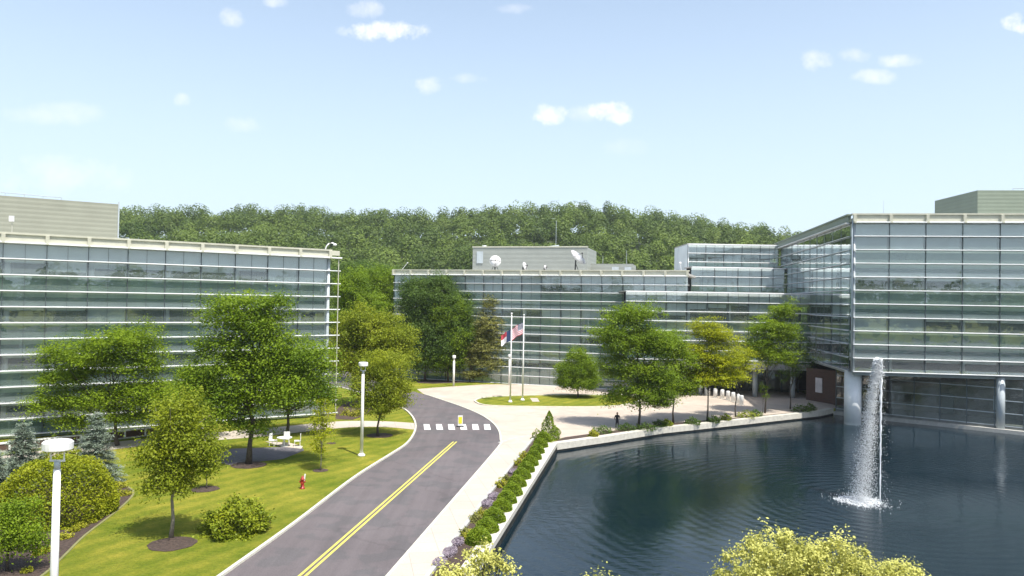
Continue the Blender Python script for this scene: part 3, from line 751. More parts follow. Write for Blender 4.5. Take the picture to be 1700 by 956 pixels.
MB().prism([a2, b2, b2+nq*6, a2+nq*6], 16.8, 19.0).build('rooftop_enclosure', M['clad_grey'], mbld)
for px in (1022, 1043): c = Q(px, 444, 124.2).xy; MB().box((*(c-nq*.3), 18.1), 1.1, .1, .7, d).build('louvred_vent', M['steel'], mbld)
q = MB(); q.tube([Vector((*(a+d*9.3+nq*4), 21.4)), Vector((*(a+d*14+nq*4), 21.9))], .25, 6); q.build('roof_duct', M['steel'], mbld)
c = Q(804, 405, 129); MB().lathe((c.x, c.y, 21.4), [(.25, 0), (.25, .35), (.4, .4), (.4, .6)], 10).build('roof_vent', M['white'], mbld)
c = Q(923, 400, 128); MB().tube([Vector((c.x, c.y, 21.4)), Vector((c.x, c.y, 26.4))], .035, 5).build('mast', M['steel'], mbld)

# link block in three tiers over the entrance
lk = empty('glass_link_building', (33, 112, 0), 'stepped glass link block over the entrance between the central and right buildings', 'building')
tz = [122, 117, 102]
T1a = Vector(((1142-850)/F*122-.1, 122)); T1b = Vector((43.1, 122))
facade(lk, T1a, T1b, 22.2, 1.4, 3, 3.2, 31, par=0, z_low=17.9, zseq=[(19.4, 20.9)], darkrow=[.1], lou_w=.2)
MB().prism([T1a+Vector((0, .2)), T1b+Vector((0, .2)), T1b+Vector((0, 10)), T1a+Vector((0, 10))], 22.2, 22.4).build('roof', M['roof'], lk)
MB().prism([T1a, T1a+Vector((.2, 0)), T1a+Vector((.2, 10)), T1a+Vector((0, 10))], 16, 22.2).build('end_wall', M['spandrel3'], lk)
T2a = Vector(((1147-850)/F*117, 117)); T2b = Vector((42.4, 117))
facade(lk, T2a, T2b, 18.25, 1.42, 3, 3.3, 32, par=0, z_low=13.9, zseq=[(15.4, 17)], darkrow=[.2], lou_w=.2)
MB().prism([T2a+Vector((0, .2)), T2b+Vector((0, .2)), T2b+Vector((0, 5)), T2a+Vector((0, 5))], 18.26, 18.4).build('roof', M['roof'], lk)
T3a = Vector(((1040-850)/F*102, 102.5)); T3b = Vector((40.3, 101.5))
facade(lk, T3a, T3b, 14.1, 1.3, 7, 2.9, 33, par=0, z_low=4.6, zseq=[(10.3, 12.7), (6.2, 8.0)], darkrow=[.75, .6], lou_w=.24)
MB().prism([T3a+Vector((0, .2)), T3b+Vector((0, .2)), Vector((42, 117)), Vector((T3a.x, 117))], 14.1, 14.25).build('roof', M['roof'], lk)
MB().prism([T3a+Vector((0, .2)), T3b+Vector((0, .2)), Vector((42, 117)), Vector((T3a.x, 117))], 4.2, 4.55).build('soffit', M['steel'], lk)
MB().box(((T3a.x+T3b.x)/2, 101.9, 4.25), T3b.x-T3a.x, .5, .8, (T3b-T3a).normalized()).build('fascia', simple('fascia_concrete', (.33, .33, .32), .7), lk)
# entrance hall under it
q = MB(); q.v = [Vector((26, 112, 0)), Vector((41.5, 109, 0)), Vector((41.5, 109, 4.3)), Vector((26, 112, 4.3))]; q.f = [(0, 1, 2, 3)]; q.mi = [0]; q.build('glass_pane', M['glass_g'], lk)
MB().box((34, 114.2, 2.15), 16, .2, 4.3, Vector((.98, -.19))).build('inner_wall', simple('hall_wall', (.36, .32, .27), .7, var=.55, scale=.5), lk)
for i in range(8):
    s = i/7; MB().box((26+15.5*s, 112-3*s-.1, 2.15), .12, .2, 4.3).build('door_frame', M['mullion'], lk)
for x, y in ((27, 103.5), (33.5, 103.3), (38.5, 102.9)): MB().lathe((x, y, 0), [(.35, 0), (.35, 4.3)], 16).build('column', M['steel'], lk, True)
bw_ = empty('brick_wall', (41.1, 98, 0), 'dark brick wall beside the entrance with a pale poster on it', 'wall')
MB().prism([Vector((39.6, 101)), Vector((42.0, 94.5)), Vector((42.4, 94.7)), Vector((40.2, 101.2))], 0, 4.3).build('wall', M['brick'], bw_)
cc_ = Vector((40.35, 98.7)); MB().box((*cc_, 2.2), 1.2, .06, 1.9, Vector((2.4, -6.5)).normalized()).build('poster', M['poster'], bw_)

# rooftop things ---------------------------------------------------------------
def dish(px, py, Y, rad_px, face, label, zroof=16.9, leg=True):
    c = Q(px, py, Y); r = rad_px*ZPX(Y); root = empty('satellite_dish', (c.x, c.y, zroof), label, 'satellite dish', 'satellite dishes on the central roof')
    fw = Vector(face).normalized(); q = MB(); pts, rs = [], []
    for t in (0, .25, .5, .75, .92, 1.0): pts.append(c+fw*(r*.32*t*t)); rs.append(max(.02, r*t))
    for t in (1.0, .75, .4): pts.append(c+fw*(r*.32*t*t)-fw*.06); rs.append(r*t*1.01)
    q.tube(pts, rs, 22); q.build('reflector', M['white'], root, True)
    q = MB(); f = c+fw*r*.9; q.blob(f, .12, .12, .12, 8, 5)
    a = fw.cross(Vector((0, 0, 1))).normalized()
    for s in (a, -a, fw.cross(a)): q.tube([c+s*r*.93+fw*r*.28, f], .035, 4)
    q.build('feed_horn', M['dark'], root)
    q = MB(); b0 = Vector((c.x, c.y, zroof)) - Vector((fw.x, fw.y, 0))*.3
    q.tube([b0, c-fw*.15], .11, 8); 
    for s in (-1, 1): q.tube([b0+a*.8*s+Vector((fw.x, fw.y, 0))*.5, c-fw*.2-Vector((0, 0, r*.3))], .05, 5)
    q.build('mount', M['dark'], root)
dish(822, 434, 119, 9.5, (.05, -1, .25), 'round white dish facing the viewer at the left end of the central roof')
dish(870, 442, 117.5, 6.8, (.86, -.42, .28), 'small tilted white dish, second from the left on the central roof')
dish(905, 444, 117, 3.6, (.75, -.6, .3), 'smallest white dish on the central roof')
dish(957, 430, 115, 16, (.62, -.40, .66), 'largest white dish tipped skyward at the right end of the central roof')
# curved lamp on left roof
c = Q(540, 407, 81.5); root = empty('roof_lamp', (c.x, c.y, 17.2), 'white goose-neck lamp on the right end of the left roof', 'lamp')
MB().lathe((c.x, c.y, 17.1), [(.22, 0), (.22, .3), (.12, .45)], 12).build('base', M['white'], root)
MB().tube([Vector((c.x+a_, c.y, 17.4+b_)) for a_, b_ in ((0, 0), (.03, .4), (.15, .75), (.4, 1.02), (.75, 1.1), (.98, 1.0))], .075, 8).build('arm', M['white'], root, True)
MB().blob((c.x+1.05, c.y, 18.3), .2, .16, .14).build('lamp_head', M['white'], root, True)
c = Q(20, 372, 66); root = empty('roof_antenna', (c.x, c.y, 17.3), 'small white panel antenna on a short pole at far left parapet', 'antenna')
MB().tube([Vector((c.x, c.y, 17.3)), Vector((c.x, c.y, 19.0))], .035, 6).build('pole', M['cream'], root)
MB().box((c.x, c.y-.08, 19.0), .38, .16, .5).build('panel', M['white'], root)
MB().lathe((c.x, c.y, 17.3), [(.25, 0), (.2, .12)], 8).build('base', M['dark'], root)
c = Q(1132, 437, 112); root = empty('roof_lamp', (c.x, c.y, 16.9), 'small white lamp on a slim pole beside the link block', 'lamp')
MB().tube([Vector((c.x, c.y, 16.9)), Vector((c.x-.2, c.y, 18.5))], .04, 5).build('pole', M['white'], root); MB().blob((c.x-.25, c.y, 18.6), .18, .18, .2).build('lamp_head', M['white'], root, True)
c = Q(668, 440, 122); root = empty('roof_lamp', (c.x, c.y, 16.9), 'thin slanted white lamp pole at the left end of the central roof', 'lamp')
MB().tube([Vector((c.x-.4, c.y, 16.9)), Vector((c.x+.8, c.y, 18.4))], .035, 5).build('pole', M['white'], root); MB().blob((c.x+.85, c.y, 18.45), .12, .12, .08).build('lamp_head', M['white'], root)
for px, py, Y, z0, z1, lab in ((1467, 340, 92, 22.5, 25.6, 'thin whip antenna standing on the right building roof'), (1001, 426, 126, 19., 20.4, 'thin short antenna, left one on the low central enclosure'), (1040, 424, 126, 19., 21.4, 'taller thin antenna at the right of the low central enclosure')):
    c = Q(px, py, Y); root = empty('whip_antenna', (c.x, c.y, z0), lab, 'antenna', 'roof antennas'); MB().tube([Vector((c.x, c.y, z0)), Vector((c.x, c.y, z1))], [.04, .02], 5).build('rod', M['steel'], root); MB().box((c.x, c.y, z0+.05), .3, .3, .1).build('base', M['dark'], root)

# ------------------------------------------------------------------ lamps, posts, flags
def lamp_post(px, py, H, label, hw=.68, Y=None):
    b = P(px, py) if Y is None else Vector((*Q(px, 700, Y).xy, 0)); root = empty('lamp_post', b, label, 'lamp post', 'white lamp posts on the lawn')
    q = MB(); q.lathe(b, [(.30, 0), (.30, .12), (.17, .22), (.15, .24)], 14); q.build('base', M['white'], root, True)
    MB().tube([b+Vector((0, 0, .2)), b+Vector((0, 0, H-.95))], [.14, .11], 12).build('pole', M['white'], root, True)
    MB().tube([b+Vector((0, 0, H-.96)), b+Vector((0, 0, H-.66))], .10, 10).build('collar', M['steel'], root, True)
    q = MB()
    for s in (-1, 1): q.tube([b+Vector((s*hw*.27, 0, H-.68)), b+Vector((s*hw*.27, 0, H-.3))], .025, 6)
    q.box(b+Vector((0, 0, H-.67)), hw*.6, .08, .05); q.build('yoke', M['white'], root)
    q = MB(); hd = [(-.5, -.36), (.5, -.36), (.5, .36), (-.5, .36)]
    n = 0; q.tube([b+Vector((0, 0, H-.32)), b+Vector((0, 0, H-.28)), b+Vector((0, 0, H-.05)), b+Vector((0, 0, H))], [hw*.50, hw*.57, hw*.57, hw*.50], 20)
    q.build('lamp_head', M['white'], root)
    return root
lamp_post(97, 0, 7.6, 'tall white lamp post rising in front of the clipped hedge at lower left', .82, Y=25.2)
lamp_post(600, 757, 7.45, 'white lamp post with drum head on the lawn beside the road', .66)
def post_light(px, py, H, label):
    b = P(px, py); root = empty('post_light', b, label, 'lamp post', 'slim white post lights by the plaza lawn')
    MB().tube([b, b+Vector((0, 0, H*.82))], .15, 12).build('pole', M['white'], root, True)
    MB().tube([b+Vector((0, 0, H*.82)), b+Vector((0, 0, H*.9))], .11, 12).build('lens', M['lens'], root, True)
    MB().lathe(b+Vector((0, 0, H*.9)), [(.24, 0), (.26, .1), (.24, .42), (.1, .46)], 14).build('cap', M['white'], root, True)
post_light(753, 641, 4.5, 'slim white post light on grass verge left of the flagpoles')
post_light(845.5, 639, 4.6, 'slim white post light directly behind the left flagpole')
def flagpole(px, py, H, label):
    b = P(px, py); root = empty('flagpole', b, label, 'flagpole', 'white flagpoles on the island')
    MB().lathe(b, [(.28, 0), (.26, .15), (.12, .3)], 12).build('base', M['white'], root, True)
    MB().tube([b+Vector((0, 0, .2)), b+Vector((0, 0, H))], [.105, .06], 12).build('pole', M['white'], root, True)
    MB().blob(b+Vector((0, 0, H+.08)), .12, .12, .12).build('finial', M['white'], root, True)
    return b
b1 = flagpole(847, 668, 10.9, 'left white flagpole on the grass island, flying the blue, red and white flag')
b2 = flagpole(867.5, 665, 10.7, 'right white flagpole on the grass island, flying the striped flag')
def flag(name, hoist, z, H, Lh, kind, label):
    """limp flag blown to the left: u along the fly, v down the hoist"""
    nu, nv = 18, 13; q = MB(); th = .012
    for s in (1, -1):
        for j in range(nv+1):
            for i in range(nu+1):
                u = i/nu; v = j/nv
                x = hoist.x-.08-Lh*u*.86; yv = hoist.y+.13*sin(u*9+v*2)*u+th*s; zz = z-H*v-Lh*.50*u-.12*sin(u*8+1)*u
                q.v.append(Vector((x, yv, zz)))
    m = (nu+1)*(nv+1)
    for s in (0, 1):
        for j in range(nv):
            for i in range(nu):
                a = s*m+j*(nu+1)+i; f = (a, a+1, a+nu+2, a+nu+1); q.f.append(f if s == 0 else f[::-1])
                if kind == 0: q.mi.append(2 if (i < nu*.42 and j < 7) else (0 if j % 2 == 0 else 1))
                else: q.mi.append(2 if i < nu*.42 else (0 if j < 6 else 1))
    o = q.build(name, [M['flag_red'], M['flag_white'], M['flag_blue']], None, True); tag(o, label, 'flag')
    if kind == 0:
        st = MB(); 
        for r in range(5):
            for c in range(6):
                u = (c+.8)/6*.40; v = (r+.7)/5*.50; x = hoist.x-.08-Lh*u*.86; zz = z-H*v-Lh*.5*u-.12*sin(u*8+1)*u
                for kk in range(2):
                    a0 = len(st.v); yv = hoist.y-.05+.13*sin(u*9+v*2)*u
                    for t_ in range(3): an = 2*pi*t_/3+pi/2+kk*pi; st.v.append(Vector((x+.05*cos(an), yv-.004*kk, zz+.05*sin(an))))
                    st.f.append((a0, a0+1, a0+2)); st.mi.append(0)
        st.v = [v-Vector((0, 0, 0)) for v in st.v]; st.build('star', M['flag_white'], None).parent = o
flag('flag', b2, 9.9, 1.45, 1.75, 0, 'striped flag with blue canton hanging from the right flagpole')
flag('flag', b1, 9.0, 1.35, 1.35, 1, 'limp flag with blue hoist, red and white fly on the left flagpole')

# bollards
bl = [(1149, 651), (1163, 654), (1176, 657), (1187.5, 660), (1199, 661.5), (1208.5, 664), (1217, 666.5), (1224.5, 669.5), (1231, 672)]
ordn = ['first', 'second', 'third', 'fourth', 'fifth', 'sixth', 'seventh', 'eighth', 'ninth', 'tenth', 'eleventh', 'twelfth', 'thirteenth', 'fourteenth', 'fifteenth']
proto = None
for i, (px, py) in enumerate(bl):
    b = P(px, py)
    if proto is None:
        proto = empty('bollard', b); MB().lathe(b, [(.26, 0), (.26, 1.1), (.24, 1.16), (.15, 1.2)], 14).build('post', M['white'], proto, True); MB().lathe(b, [(.33, 0), (.33, .05)], 14).build('base', M['kerb_grey'], proto); r = proto
    else:
        r = proto.copy(); COL.objects.link(r); r.location = b
        for ch in proto.children: c = ch.copy(); COL.objects.link(c); c.parent = r
    tag(r, f'white round bollard at the entrance plaza, {ordn[i]} from the left of its row' if i < 8 else 'white round bollard at the entrance plaza, at the right end of its row', 'bollard', 'white bollards by the entrance')

# crossing sign
b = P(764, 708.5); root = empty('crossing_sign', b, 'small yellow sign in white frame standing on the crosswalk', 'road sign')
MB().box(b+Vector((0, 0, .05)), .7, .4, .08).build('base', M['dark'], root)
q = MB(); q.prism([b.xy+Vector((x, y)) for x, y in ((-.23, -.03), (.23, -.03), (.23, .03), (-.23, .03))], .1, 1.12); q.build('frame', M['white'], root)
MB().box(b+Vector((0, -.045, .66)), .34, .03, .66).build('panel', M['yellow'], root)

# hydrant
b = P(502, 811); root = empty('fire_hydrant', b, 'red fire hydrant with a pale marker on the lawn', 'fire hydrant')
MB().lathe(b, [(.17, 0), (.17, .06), (.11, .08), (.11, .55), (.15, .56), (.15, .62), (.12, .66), (.07, .78), (.03, .84)], 14).build('barrel', M['red'], root, True)
q = MB()
for s in (-1, 1): q.tube([b+Vector((s*.08, 0, .45)), b+Vector((s*.2, 0, .45))], .06, 8)
q.tube([b+Vector((0, -.08, .4)), b+Vector((0, -.22, .4))], .08, 10); q.build('nozzle', M['red'], root)
MB().tube([b+Vector((.1, 0, .5)), b+Vector((.16, 0, .95))], .05, 6).build('marker', M['white'], root)

# patio table and chairs
def chair(cx, cy, ang, label):
    root = empty('patio_chair', (cx, cy, 0), label, 'chair', 'white patio chairs'); u = Vector((cos(ang), sin(ang))); v = Vector((-u.y, u.x)); c = Vector((cx, cy))
    MB().box((cx, cy, .45), .5, .5, .05, u).build('seat', M['white'], root)
    q = c-u*.26; MB().box((q.x, q.y, .75), .05, .5, .55, u).build('backrest', M['white'], root)
    for s in (-1, 1):
        for t_ in (-1, 1): p = c+u*.22*s+v*.22*t_; MB().tube([Vector((*p, 0)), Vector((*p, .45))], .022, 6).build('leg', M['white'], root)
tb = P(472, 741); root = empty('patio_table', tb, 'round white patio table under the big lawn tree', 'table')
MB().lathe(tb+Vector((0, 0, .72)), [(.62, 0), (.62, .05)], 24).build('table_top', M['white'], root); MB().tube([tb, tb+Vector((0, 0, .72))], .05, 8).build('leg', M['white'], root); MB().lathe(tb, [(.3, 0), (.3, .04)], 14).build('base', M['white'], root)
for an, lab in ((2.9, 'left of the table'), (.25, 'right of the table'), (1.7, 'behind the table')): chair(tb.x+cos(an)*1.05, tb.y+sin(an)*1.0, an+pi, f'white patio chair standing {lab} beside the patio')

# low brick wall with white rail along the left building
a = Vector((*P(-120, 764).xy,)); b_ = Vector((*P(335, 713).xy,)); d = (b_-a).normalized(); Lw = (b_-a).length; mid = (a+b_)/2
root = empty('low_wall', (mid.x, mid.y, 0), 'low brick wall with white coping and rail between left building and path', 'wall')
MB().box((mid.x, mid.y, .32), Lw, .3, .64, d).build('wall', M['brick'], root); MB().box((mid.x, mid.y, .68), Lw, .42, .08, d).build('coping', M['white'], root)
MB().box((mid.x, mid.y, 0.05), Lw, .5, .1, d).build('plinth', M['coping'], root)
for k in range(13): p = a+d*Lw*k/12; MB().box((p.x, p.y, .4), .14, .36, .7, d).build('pier', M['white'], root)

# person
b = P(1024.5, 709.5); root = empty('person', b, 'person in dark clothing standing on the plaza edge by the pond bed', 'person')
H = 1.5
q = {'ph': (0, 0, .50), 'ch': (0, .02, .72), 'nk': (0, .02, .84), 'hd': (0, 0, .90), 'ht': (0, 0, .975),
     'la': (-.12, 0, .80), 'le': (-.18, -.02, .64), 'lh': (-.15, -.10, .52), 'ra': (.12, 0, .80), 're': (.18, -.02, .64), 'rh': (.15, -.10, .52),
     'lk': (-.07, -.02, .28), 'lf': (-.08, .02, .03), 'lt': (-.09, -.10, .012), 'rk': (.07, -.01, .28), 'rf': (.09, .02, .03), 'rt': (.10, -.10, .012)}
rad = {'ph': .10, 'ch': .115, 'nk': .04, 'hd': .062, 'ht': .045, 'la': .055, 'le': .038, 'lh': .024, 'ra': .055, 're': .038, 'rh': .024, 'lk': .055, 'lf': .034, 'lt': .024, 'rk': .055, 'rf': .034, 'rt': .024}
eds = [('ph', 'ch'), ('ch', 'nk'), ('nk', 'hd'), ('hd', 'ht'), ('ch', 'la'), ('la', 'le'), ('le', 'lh'), ('ch', 'ra'), ('ra', 're'), ('re', 'rh'), ('ph', 'lk'), ('lk', 'lf'), ('lf', 'lt'), ('ph', 'rk'), ('rk', 'rf'), ('rf', 'rt')]
ks = list(q); me = bpy.data.meshes.new('body'); me.from_pydata([tuple(Vector(q[k])*H) for k in ks], [(ks.index(x), ks.index(y)) for x, y in eds], [])
bo = bpy.data.objects.new('body', me); COL.objects.link(bo); bo.parent = root
sm = bo.modifiers.new('skin', 'SKIN'); me.skin_vertices.new() if hasattr(me.skin_vertices, 'new') and not me.skin_vertices else None
for i, k in enumerate(ks): me.skin_vertices[0].data[i].radius = (rad[k]*H, rad[k]*H*.85); me.skin_vertices[0].data[i].use_root = (k == 'ph')
bo.modifiers.new('sub', 'SUBSURF').levels = 1; bo.modifiers['sub'].render_levels = 2; me.materials.append(M['cloth'])
MB().blob(b+Vector((0, -.012, .925*H)), .085, .095, .12, 12, 9).build('head', M['skin'], root, True)
MB().blob(b+Vector((0, .02, .945*H)), .098, .10, .115, 12, 9).build('hair', M['hair'], root, True)

# ------------------------------------------------------------------ fountain
rng = np.random.default_rng(77)
ft = empty('fountain', (FX.x, FX.y, ZW), 'tall white water jet with falling spray in the pond', 'fountain')
Hj = 9.75; q = MB(); pts, rs = [], []
rr = random.Random(4)
for i in range(46):
    t = i/45; pts.append(Vector((FX.x+.03*sin(i*1.7)*t, FX.y+.03*cos(i*2.1)*t, ZW+Hj*t))); rs.append((.045+.06*t*t)*(1+rr.uniform(-.25, .25)))
q.tube(pts, rs, 8); q.build('jet', M['foam'], ft, True)
def drops(name, C, size, parent):
    n = len(C); tet = np.array([(1, 1, 1), (1, -1, -1), (-1, 1, -1), (-1, -1, 1)])*.5
    s = size*rng.uniform(.4, 1.4, (n, 1, 1)); v = (C[:, None, :]+tet[None]*s*np.array([1, 1, 1.6])).reshape(-1, 3)
    b0 = np.arange(n)[:, None]*4; f = np.array([(0, 1, 2), (0, 3, 1), (0, 2, 3), (1, 3, 2)]); fa = (b0[:, None]+f[None]).reshape(-1, 3)
    return npmesh(name, v, fa, M['foam'], parent)
# droplets leave the crest, thin out as they fall and drift left with the wind
n = 15000; tt = rng.uniform(0, 1, n)**.85; z = ZW+Hj*(1.0-tt)
C = np.stack([FX.x-.42*(1-np.exp(-tt*7))-.80*tt**1.3-.10+rng.normal(size=n)*(.11+.22*tt), FX.y+rng.normal(size=n)*(.16+.45*tt), np.clip(z, ZW+.02, ZW+Hj+.05)], 1)
C[:260, 0] = FX.x+np.abs(rng.normal(size=260))*.25
C2 = np.stack([FX.x-.24+rng.normal(size=3400)*.13, FX.y+rng.normal(size=3400)*.13, ZW+Hj+.05-np.abs(rng.normal(size=3400))*.62], 1)
C2[:, 2] -= ((C2[:, 0]-FX.x+.24)/.26)**2*.35; n = len(C)+len(C2); drops('falling_spray', np.concatenate([C, C2]), .024+.02*(np.arange(n) >= len(C))[:, None, None], ft)
# foam pad
q = MB(); nr_, ns = 9, 40; cx, cy = FX.x-1.35, FX.y+.2
for i in range(nr_+1):
    for k in range(ns):
        a = 2*pi*k/ns; r = i/nr_; rd = 1.55*r*(1+.12*sin(a*3)+rr.uniform(-.1, .1)*(r > .5)); hh = .16*(1-r)**.8*(1+rr.uniform(-.4, .4))+(.012 if i < nr_ else -.02)
        q.v.append(Vector((cx+rd*cos(a), cy+rd*.9*sin(a), ZW+hh)))
for i in range(nr_):
    for k in range(ns): a = i*ns+k; b_ = i*ns+(k+1) % ns; q.f.append((a, a+ns, b_+ns, b_)); q.mi.append(0)
m, t, b = newmat('foam_patch'); b.inputs['Base Color'].default_value = (.8, .85, .88, 1); b.inputs['Roughness'].default_value = .5
t.links.new(ramp(t, noise(t, 5, 5, .7), (.0,)*3, (.85,)*3, .40, .66), b.inputs['Alpha'])
q.build('foam_pad', m, ft)
n = 3200; rrr = np.abs(rng.normal(size=n)); aa = rng.uniform(0, 2*pi, n); C = np.stack([cx+.15+rrr*np.cos(aa)*.8, cy+rrr*np.sin(aa)*.9, ZW+.02+np.abs(rng.normal(size=n))*.13*np.exp(-rrr)], 1)
drops('splash', C, .035, ft)

# ------------------------------------------------------------------ trees
T = tree
T('honeylocust_tree', (195, 740), [(150,590,60,36),(215,565,62,32),(105,625,48,26),(240,600,42,30),(92,668,52,20),(165,662,55,24),(235,650,56,28),(120,700,40,12),(85,585,26,26),(215,690,40,14),(268,668,36,22)], 'locust', 'wide honeylocust with layered crown in front of the left building, behind the spruces', seed=1, flat=.5, zsq=.4, clump=.85, leaf=.23, rad=.2, topf=.62, dens=1.35)
T('honeylocust_tree', (413, 770), [(385,515,56,40),(435,540,55,45),(365,575,48,34),(420,610,66,42),(470,590,48,42),(335,640,46,34),(350,690,40,20),(410,705,44,16),(400,660,55,30),(480,640,55,38),(525,600,32,42),(455,500,34,20),(535,660,24,34)], 'mid', 'tallest lawn tree, broad green crown reaching over the left building roofline', seed=2, flat=.35, zsq=.5, clump=.95, leaf=.25, rad=.24, topf=.72, dens=1.35)
T('honeylocust_tree', (476, 722), [(500,600,44,45,1),(480,650,48,34),(530,640,30,40),(450,660,36,26)], 'mid', 'tree standing right behind the tallest lawn tree beside the patio', seed=3, flat=.35, zsq=.45, clump=.9, leaf=.25, rad=.18, topf=.7, dens=1.2)
T('honeylocust_tree', (300, 726), [(300,650,50,28),(330,625,46,24),(285,680,40,22),(345,670,36,26)], 'locust', 'low spreading tree between the wide honeylocust and the tallest lawn tree', seed=31, flat=.5, zsq=.45, clump=.8, leaf=.24, rad=.14, topf=.7, dens=1.2)
T('maple_tree', (284, 893), [(300,690,52,44),(318,735,55,40),(270,755,44,36),(300,785,56,32),(345,760,28,30),(282,720,36,40),(262,800,30,16)], 'yellow', 'young round maple with pale straight trunk in mulch ring on the front lawn', seed=4, leaf=.20, clump=.5, dens=.95, rad=.12, bark='bark_pale', topf=.86, zsq=.9, per=34)
T('sapling', (532, 781), [(536,690,22,26),(532,715,25,26),(530,742,17,16),(545,672,14,14)], 'bright', 'thin yellow-green sapling on the lawn left of the lamp post', seed=5, leaf=.17, clump=.36, dens=.5, rad=.05, bark='bark_pale', per=22)
T('sapling', (343, 811), [(345,775,14,12)], 'mid', 'small dark sapling in a mulch ring right of the round maple', seed=35, leaf=.17, clump=.36, dens=.6, rad=.05, per=30)
T('round_crown_tree', (627, 724), [(635,605,44,26),(625,640,52,30),(662,640,28,26),(620,670,42,18),(650,665,34,18)], 'yellow', 'small round tree beside the path crossing, just right of the lawn lamp post', seed=6, leaf=.2, clump=.6, flat=.1, dens=.85, rad=.13, topf=.75)
T('broad_tree', (608, 655), [(610,540,52,38),(640,560,52,40),(575,580,28,50),(660,585,36,30),(620,600,60,30)], 'yellow', 'broad tree with yellow-orange top behind the small round tree', seed=7, leaf=.28, clump=.8, dens=1.0, rad=.25, Y=88)
T('broad_tree', (590, 610), [(585,480,34,35),(610,510,40,34),(580,530,30,40)], 'mid', 'tall green tree just beyond the right end of the left building', seed=8, leaf=.32, clump=.9, dens=1.1, Y=112)
T('broad_tree', (630, 610), [(625,470,38,32),(655,480,30,30),(640,510,44,36)], 'mid', 'green tree behind the yellow-topped tree, left of the central building', seed=9, leaf=.32, clump=.9, dens=1.1, Y=126)
T('broad_tree', (575, 610), [(575,455,26,20),(600,450,30,18),(640,452,26,14)], 'dark', 'dark tree far beyond the gap between the left and central buildings', seed=10, leaf=.4, clump=1.1, dens=1.0, Y=150)
T('dark_broad_tree', (705, 633), [(700,500,44,38),(745,510,40,40),(695,545,42,36),(740,560,48,40),(705,590,38,26),(765,540,24,34),(690,478,26,20),(725,470,30,16)], 'dark', 'big dark green tree in front of the central building left of the dishes', seed=11, leaf=.3, clump=.85, dens=1.1, rad=.22)
T('broad_tree', (744, 634), [(745,520,40,34),(755,560,36,36),(735,600,36,20)], 'mid', 'medium green tree directly behind the left slim post light', seed=12, leaf=.28, clump=.8, dens=.8, rad=.16)
T('larch_tree', (808, 634), [(815,505,18,24),(815,540,32,26),(812,575,34,26),(815,600,36,18),(800,560,26,30),(835,560,20,30)], 'olive', 'feathery olive-brown tree behind the flags', seed=13, leaf=.27, clump=.6, dens=1.3, flat=.3, zsq=.4, rad=.16, per=26)
T('larch_tree', (780, 634), [(785,590,20,22),(790,620,24,8)], 'olive', 'short feathery olive tree left of the flagpoles', seed=14, leaf=.24, clump=.5, dens=1.2, flat=.3, zsq=.4, rad=.12, per=26)
T('island_tree', (960, 660), [(958,590,20,14),(950,612,32,18),(972,610,28,20),(940,630,22,12),(975,632,28,14),(957,635,34,12)], 'mid', 'round bushy tree on the grass island right of the flagpoles', seed=15, leaf=.19, clump=.5, dens=1.0, rad=.12, zsq=1)
T('honeylocust_tree', (1060, 710), [(1035,525,36,22),(1065,520,34,24),(1010,555,34,20),(1050,565,56,32),(1090,570,40,32),(1035,610,44,26),(1085,620,44,28),(1055,650,50,22),(1012,662,24,7),(1100,660,26,20)], 'mid', 'tallest tree of the pond row, nearest to the standing person', seed=16, flat=.35, zsq=.45, clump=.8, leaf=.24, rad=.15, topf=.75, dens=1.16, group='trees in a row beside the pond')
T('honeylocust_tree', (1118, 703), [(1115,570,30,26),(1130,600,34,24),(1105,635,36,24),(1140,640,26,20),(1090,665,26,12)], 'locust', 'second tree of the pond row, right of the tallest one', seed=17, flat=.45, zsq=.4, clump=.75, leaf=.22, rad=.12, topf=.75, dens=1.24, group='trees in a row beside the pond')
T('honeylocust_tree', (1174, 699), [(1170,545,26,20),(1195,560,34,22),(1160,585,36,20),(1200,600,42,20),(1165,620,40,18),(1205,622,38,12),(1180,630,44,9)], 'bright', 'brightest yellow-green tree in the middle of the pond row', seed=18, flat=.6, zsq=.3, clump=.75, leaf=.22, rad=.11, topf=.75, dens=1.32, group='trees in a row beside the pond')
T('honeylocust_tree', (1221, 692), [(1225,590,28,20),(1230,608,30,13)], 'bright', 'slim-trunked tree right behind the bollards in the pond row', seed=19, flat=.6, zsq=.3, clump=.7, leaf=.2, rad=.09, topf=.8, dens=1.08, group='trees in a row beside the pond')
T('honeylocust_tree', (1270, 686), [(1300,515,26,18),(1275,545,38,22),(1305,550,28,26),(1260,575,34,22),(1290,590,36,18)], 'locust', 'green tree right of the bright ones, in front of the link block', seed=20, flat=.45, zsq=.4, clump=.75, leaf=.22, rad=.11, topf=.7, dens=1.40, group='trees in a row beside the pond')
T('honeylocust_tree', (1312, 679), [(1330,570,24,22),(1320,600,30,20),(1345,590,18,20),(1305,620,26,12)], 'dark', 'sparse dark tree in the shade of the right building', seed=21, flat=.45, zsq=.4, clump=.7, leaf=.2, rad=.10, topf=.8, dens=.45, group='trees in a row beside the pond')
T('sapling', (1266, 686), [(1270,650,10,14),(1268,640,8,8)], 'mid', 'tiny leafy sapling at the foot of the green tree by the link block', seed=22, leaf=.16, clump=.3, dens=.4, rad=.03, per=20)
T('shade_tree', (1010, 640), [(1015,600,24,18),(1005,620,28,14)], 'dark', 'dark low tree between the island tree and the pond row', seed=23, leaf=.22, clump=.6, dens=.9, rad=.1)
T('shade_tree', (1075, 640), [(1075,610,30,20),(1060,625,26,14)], 'dark', 'dark low tree by the central building behind the tallest pond-row tree', seed=24, leaf=.22, clump=.6, dens=.9, rad=.1)

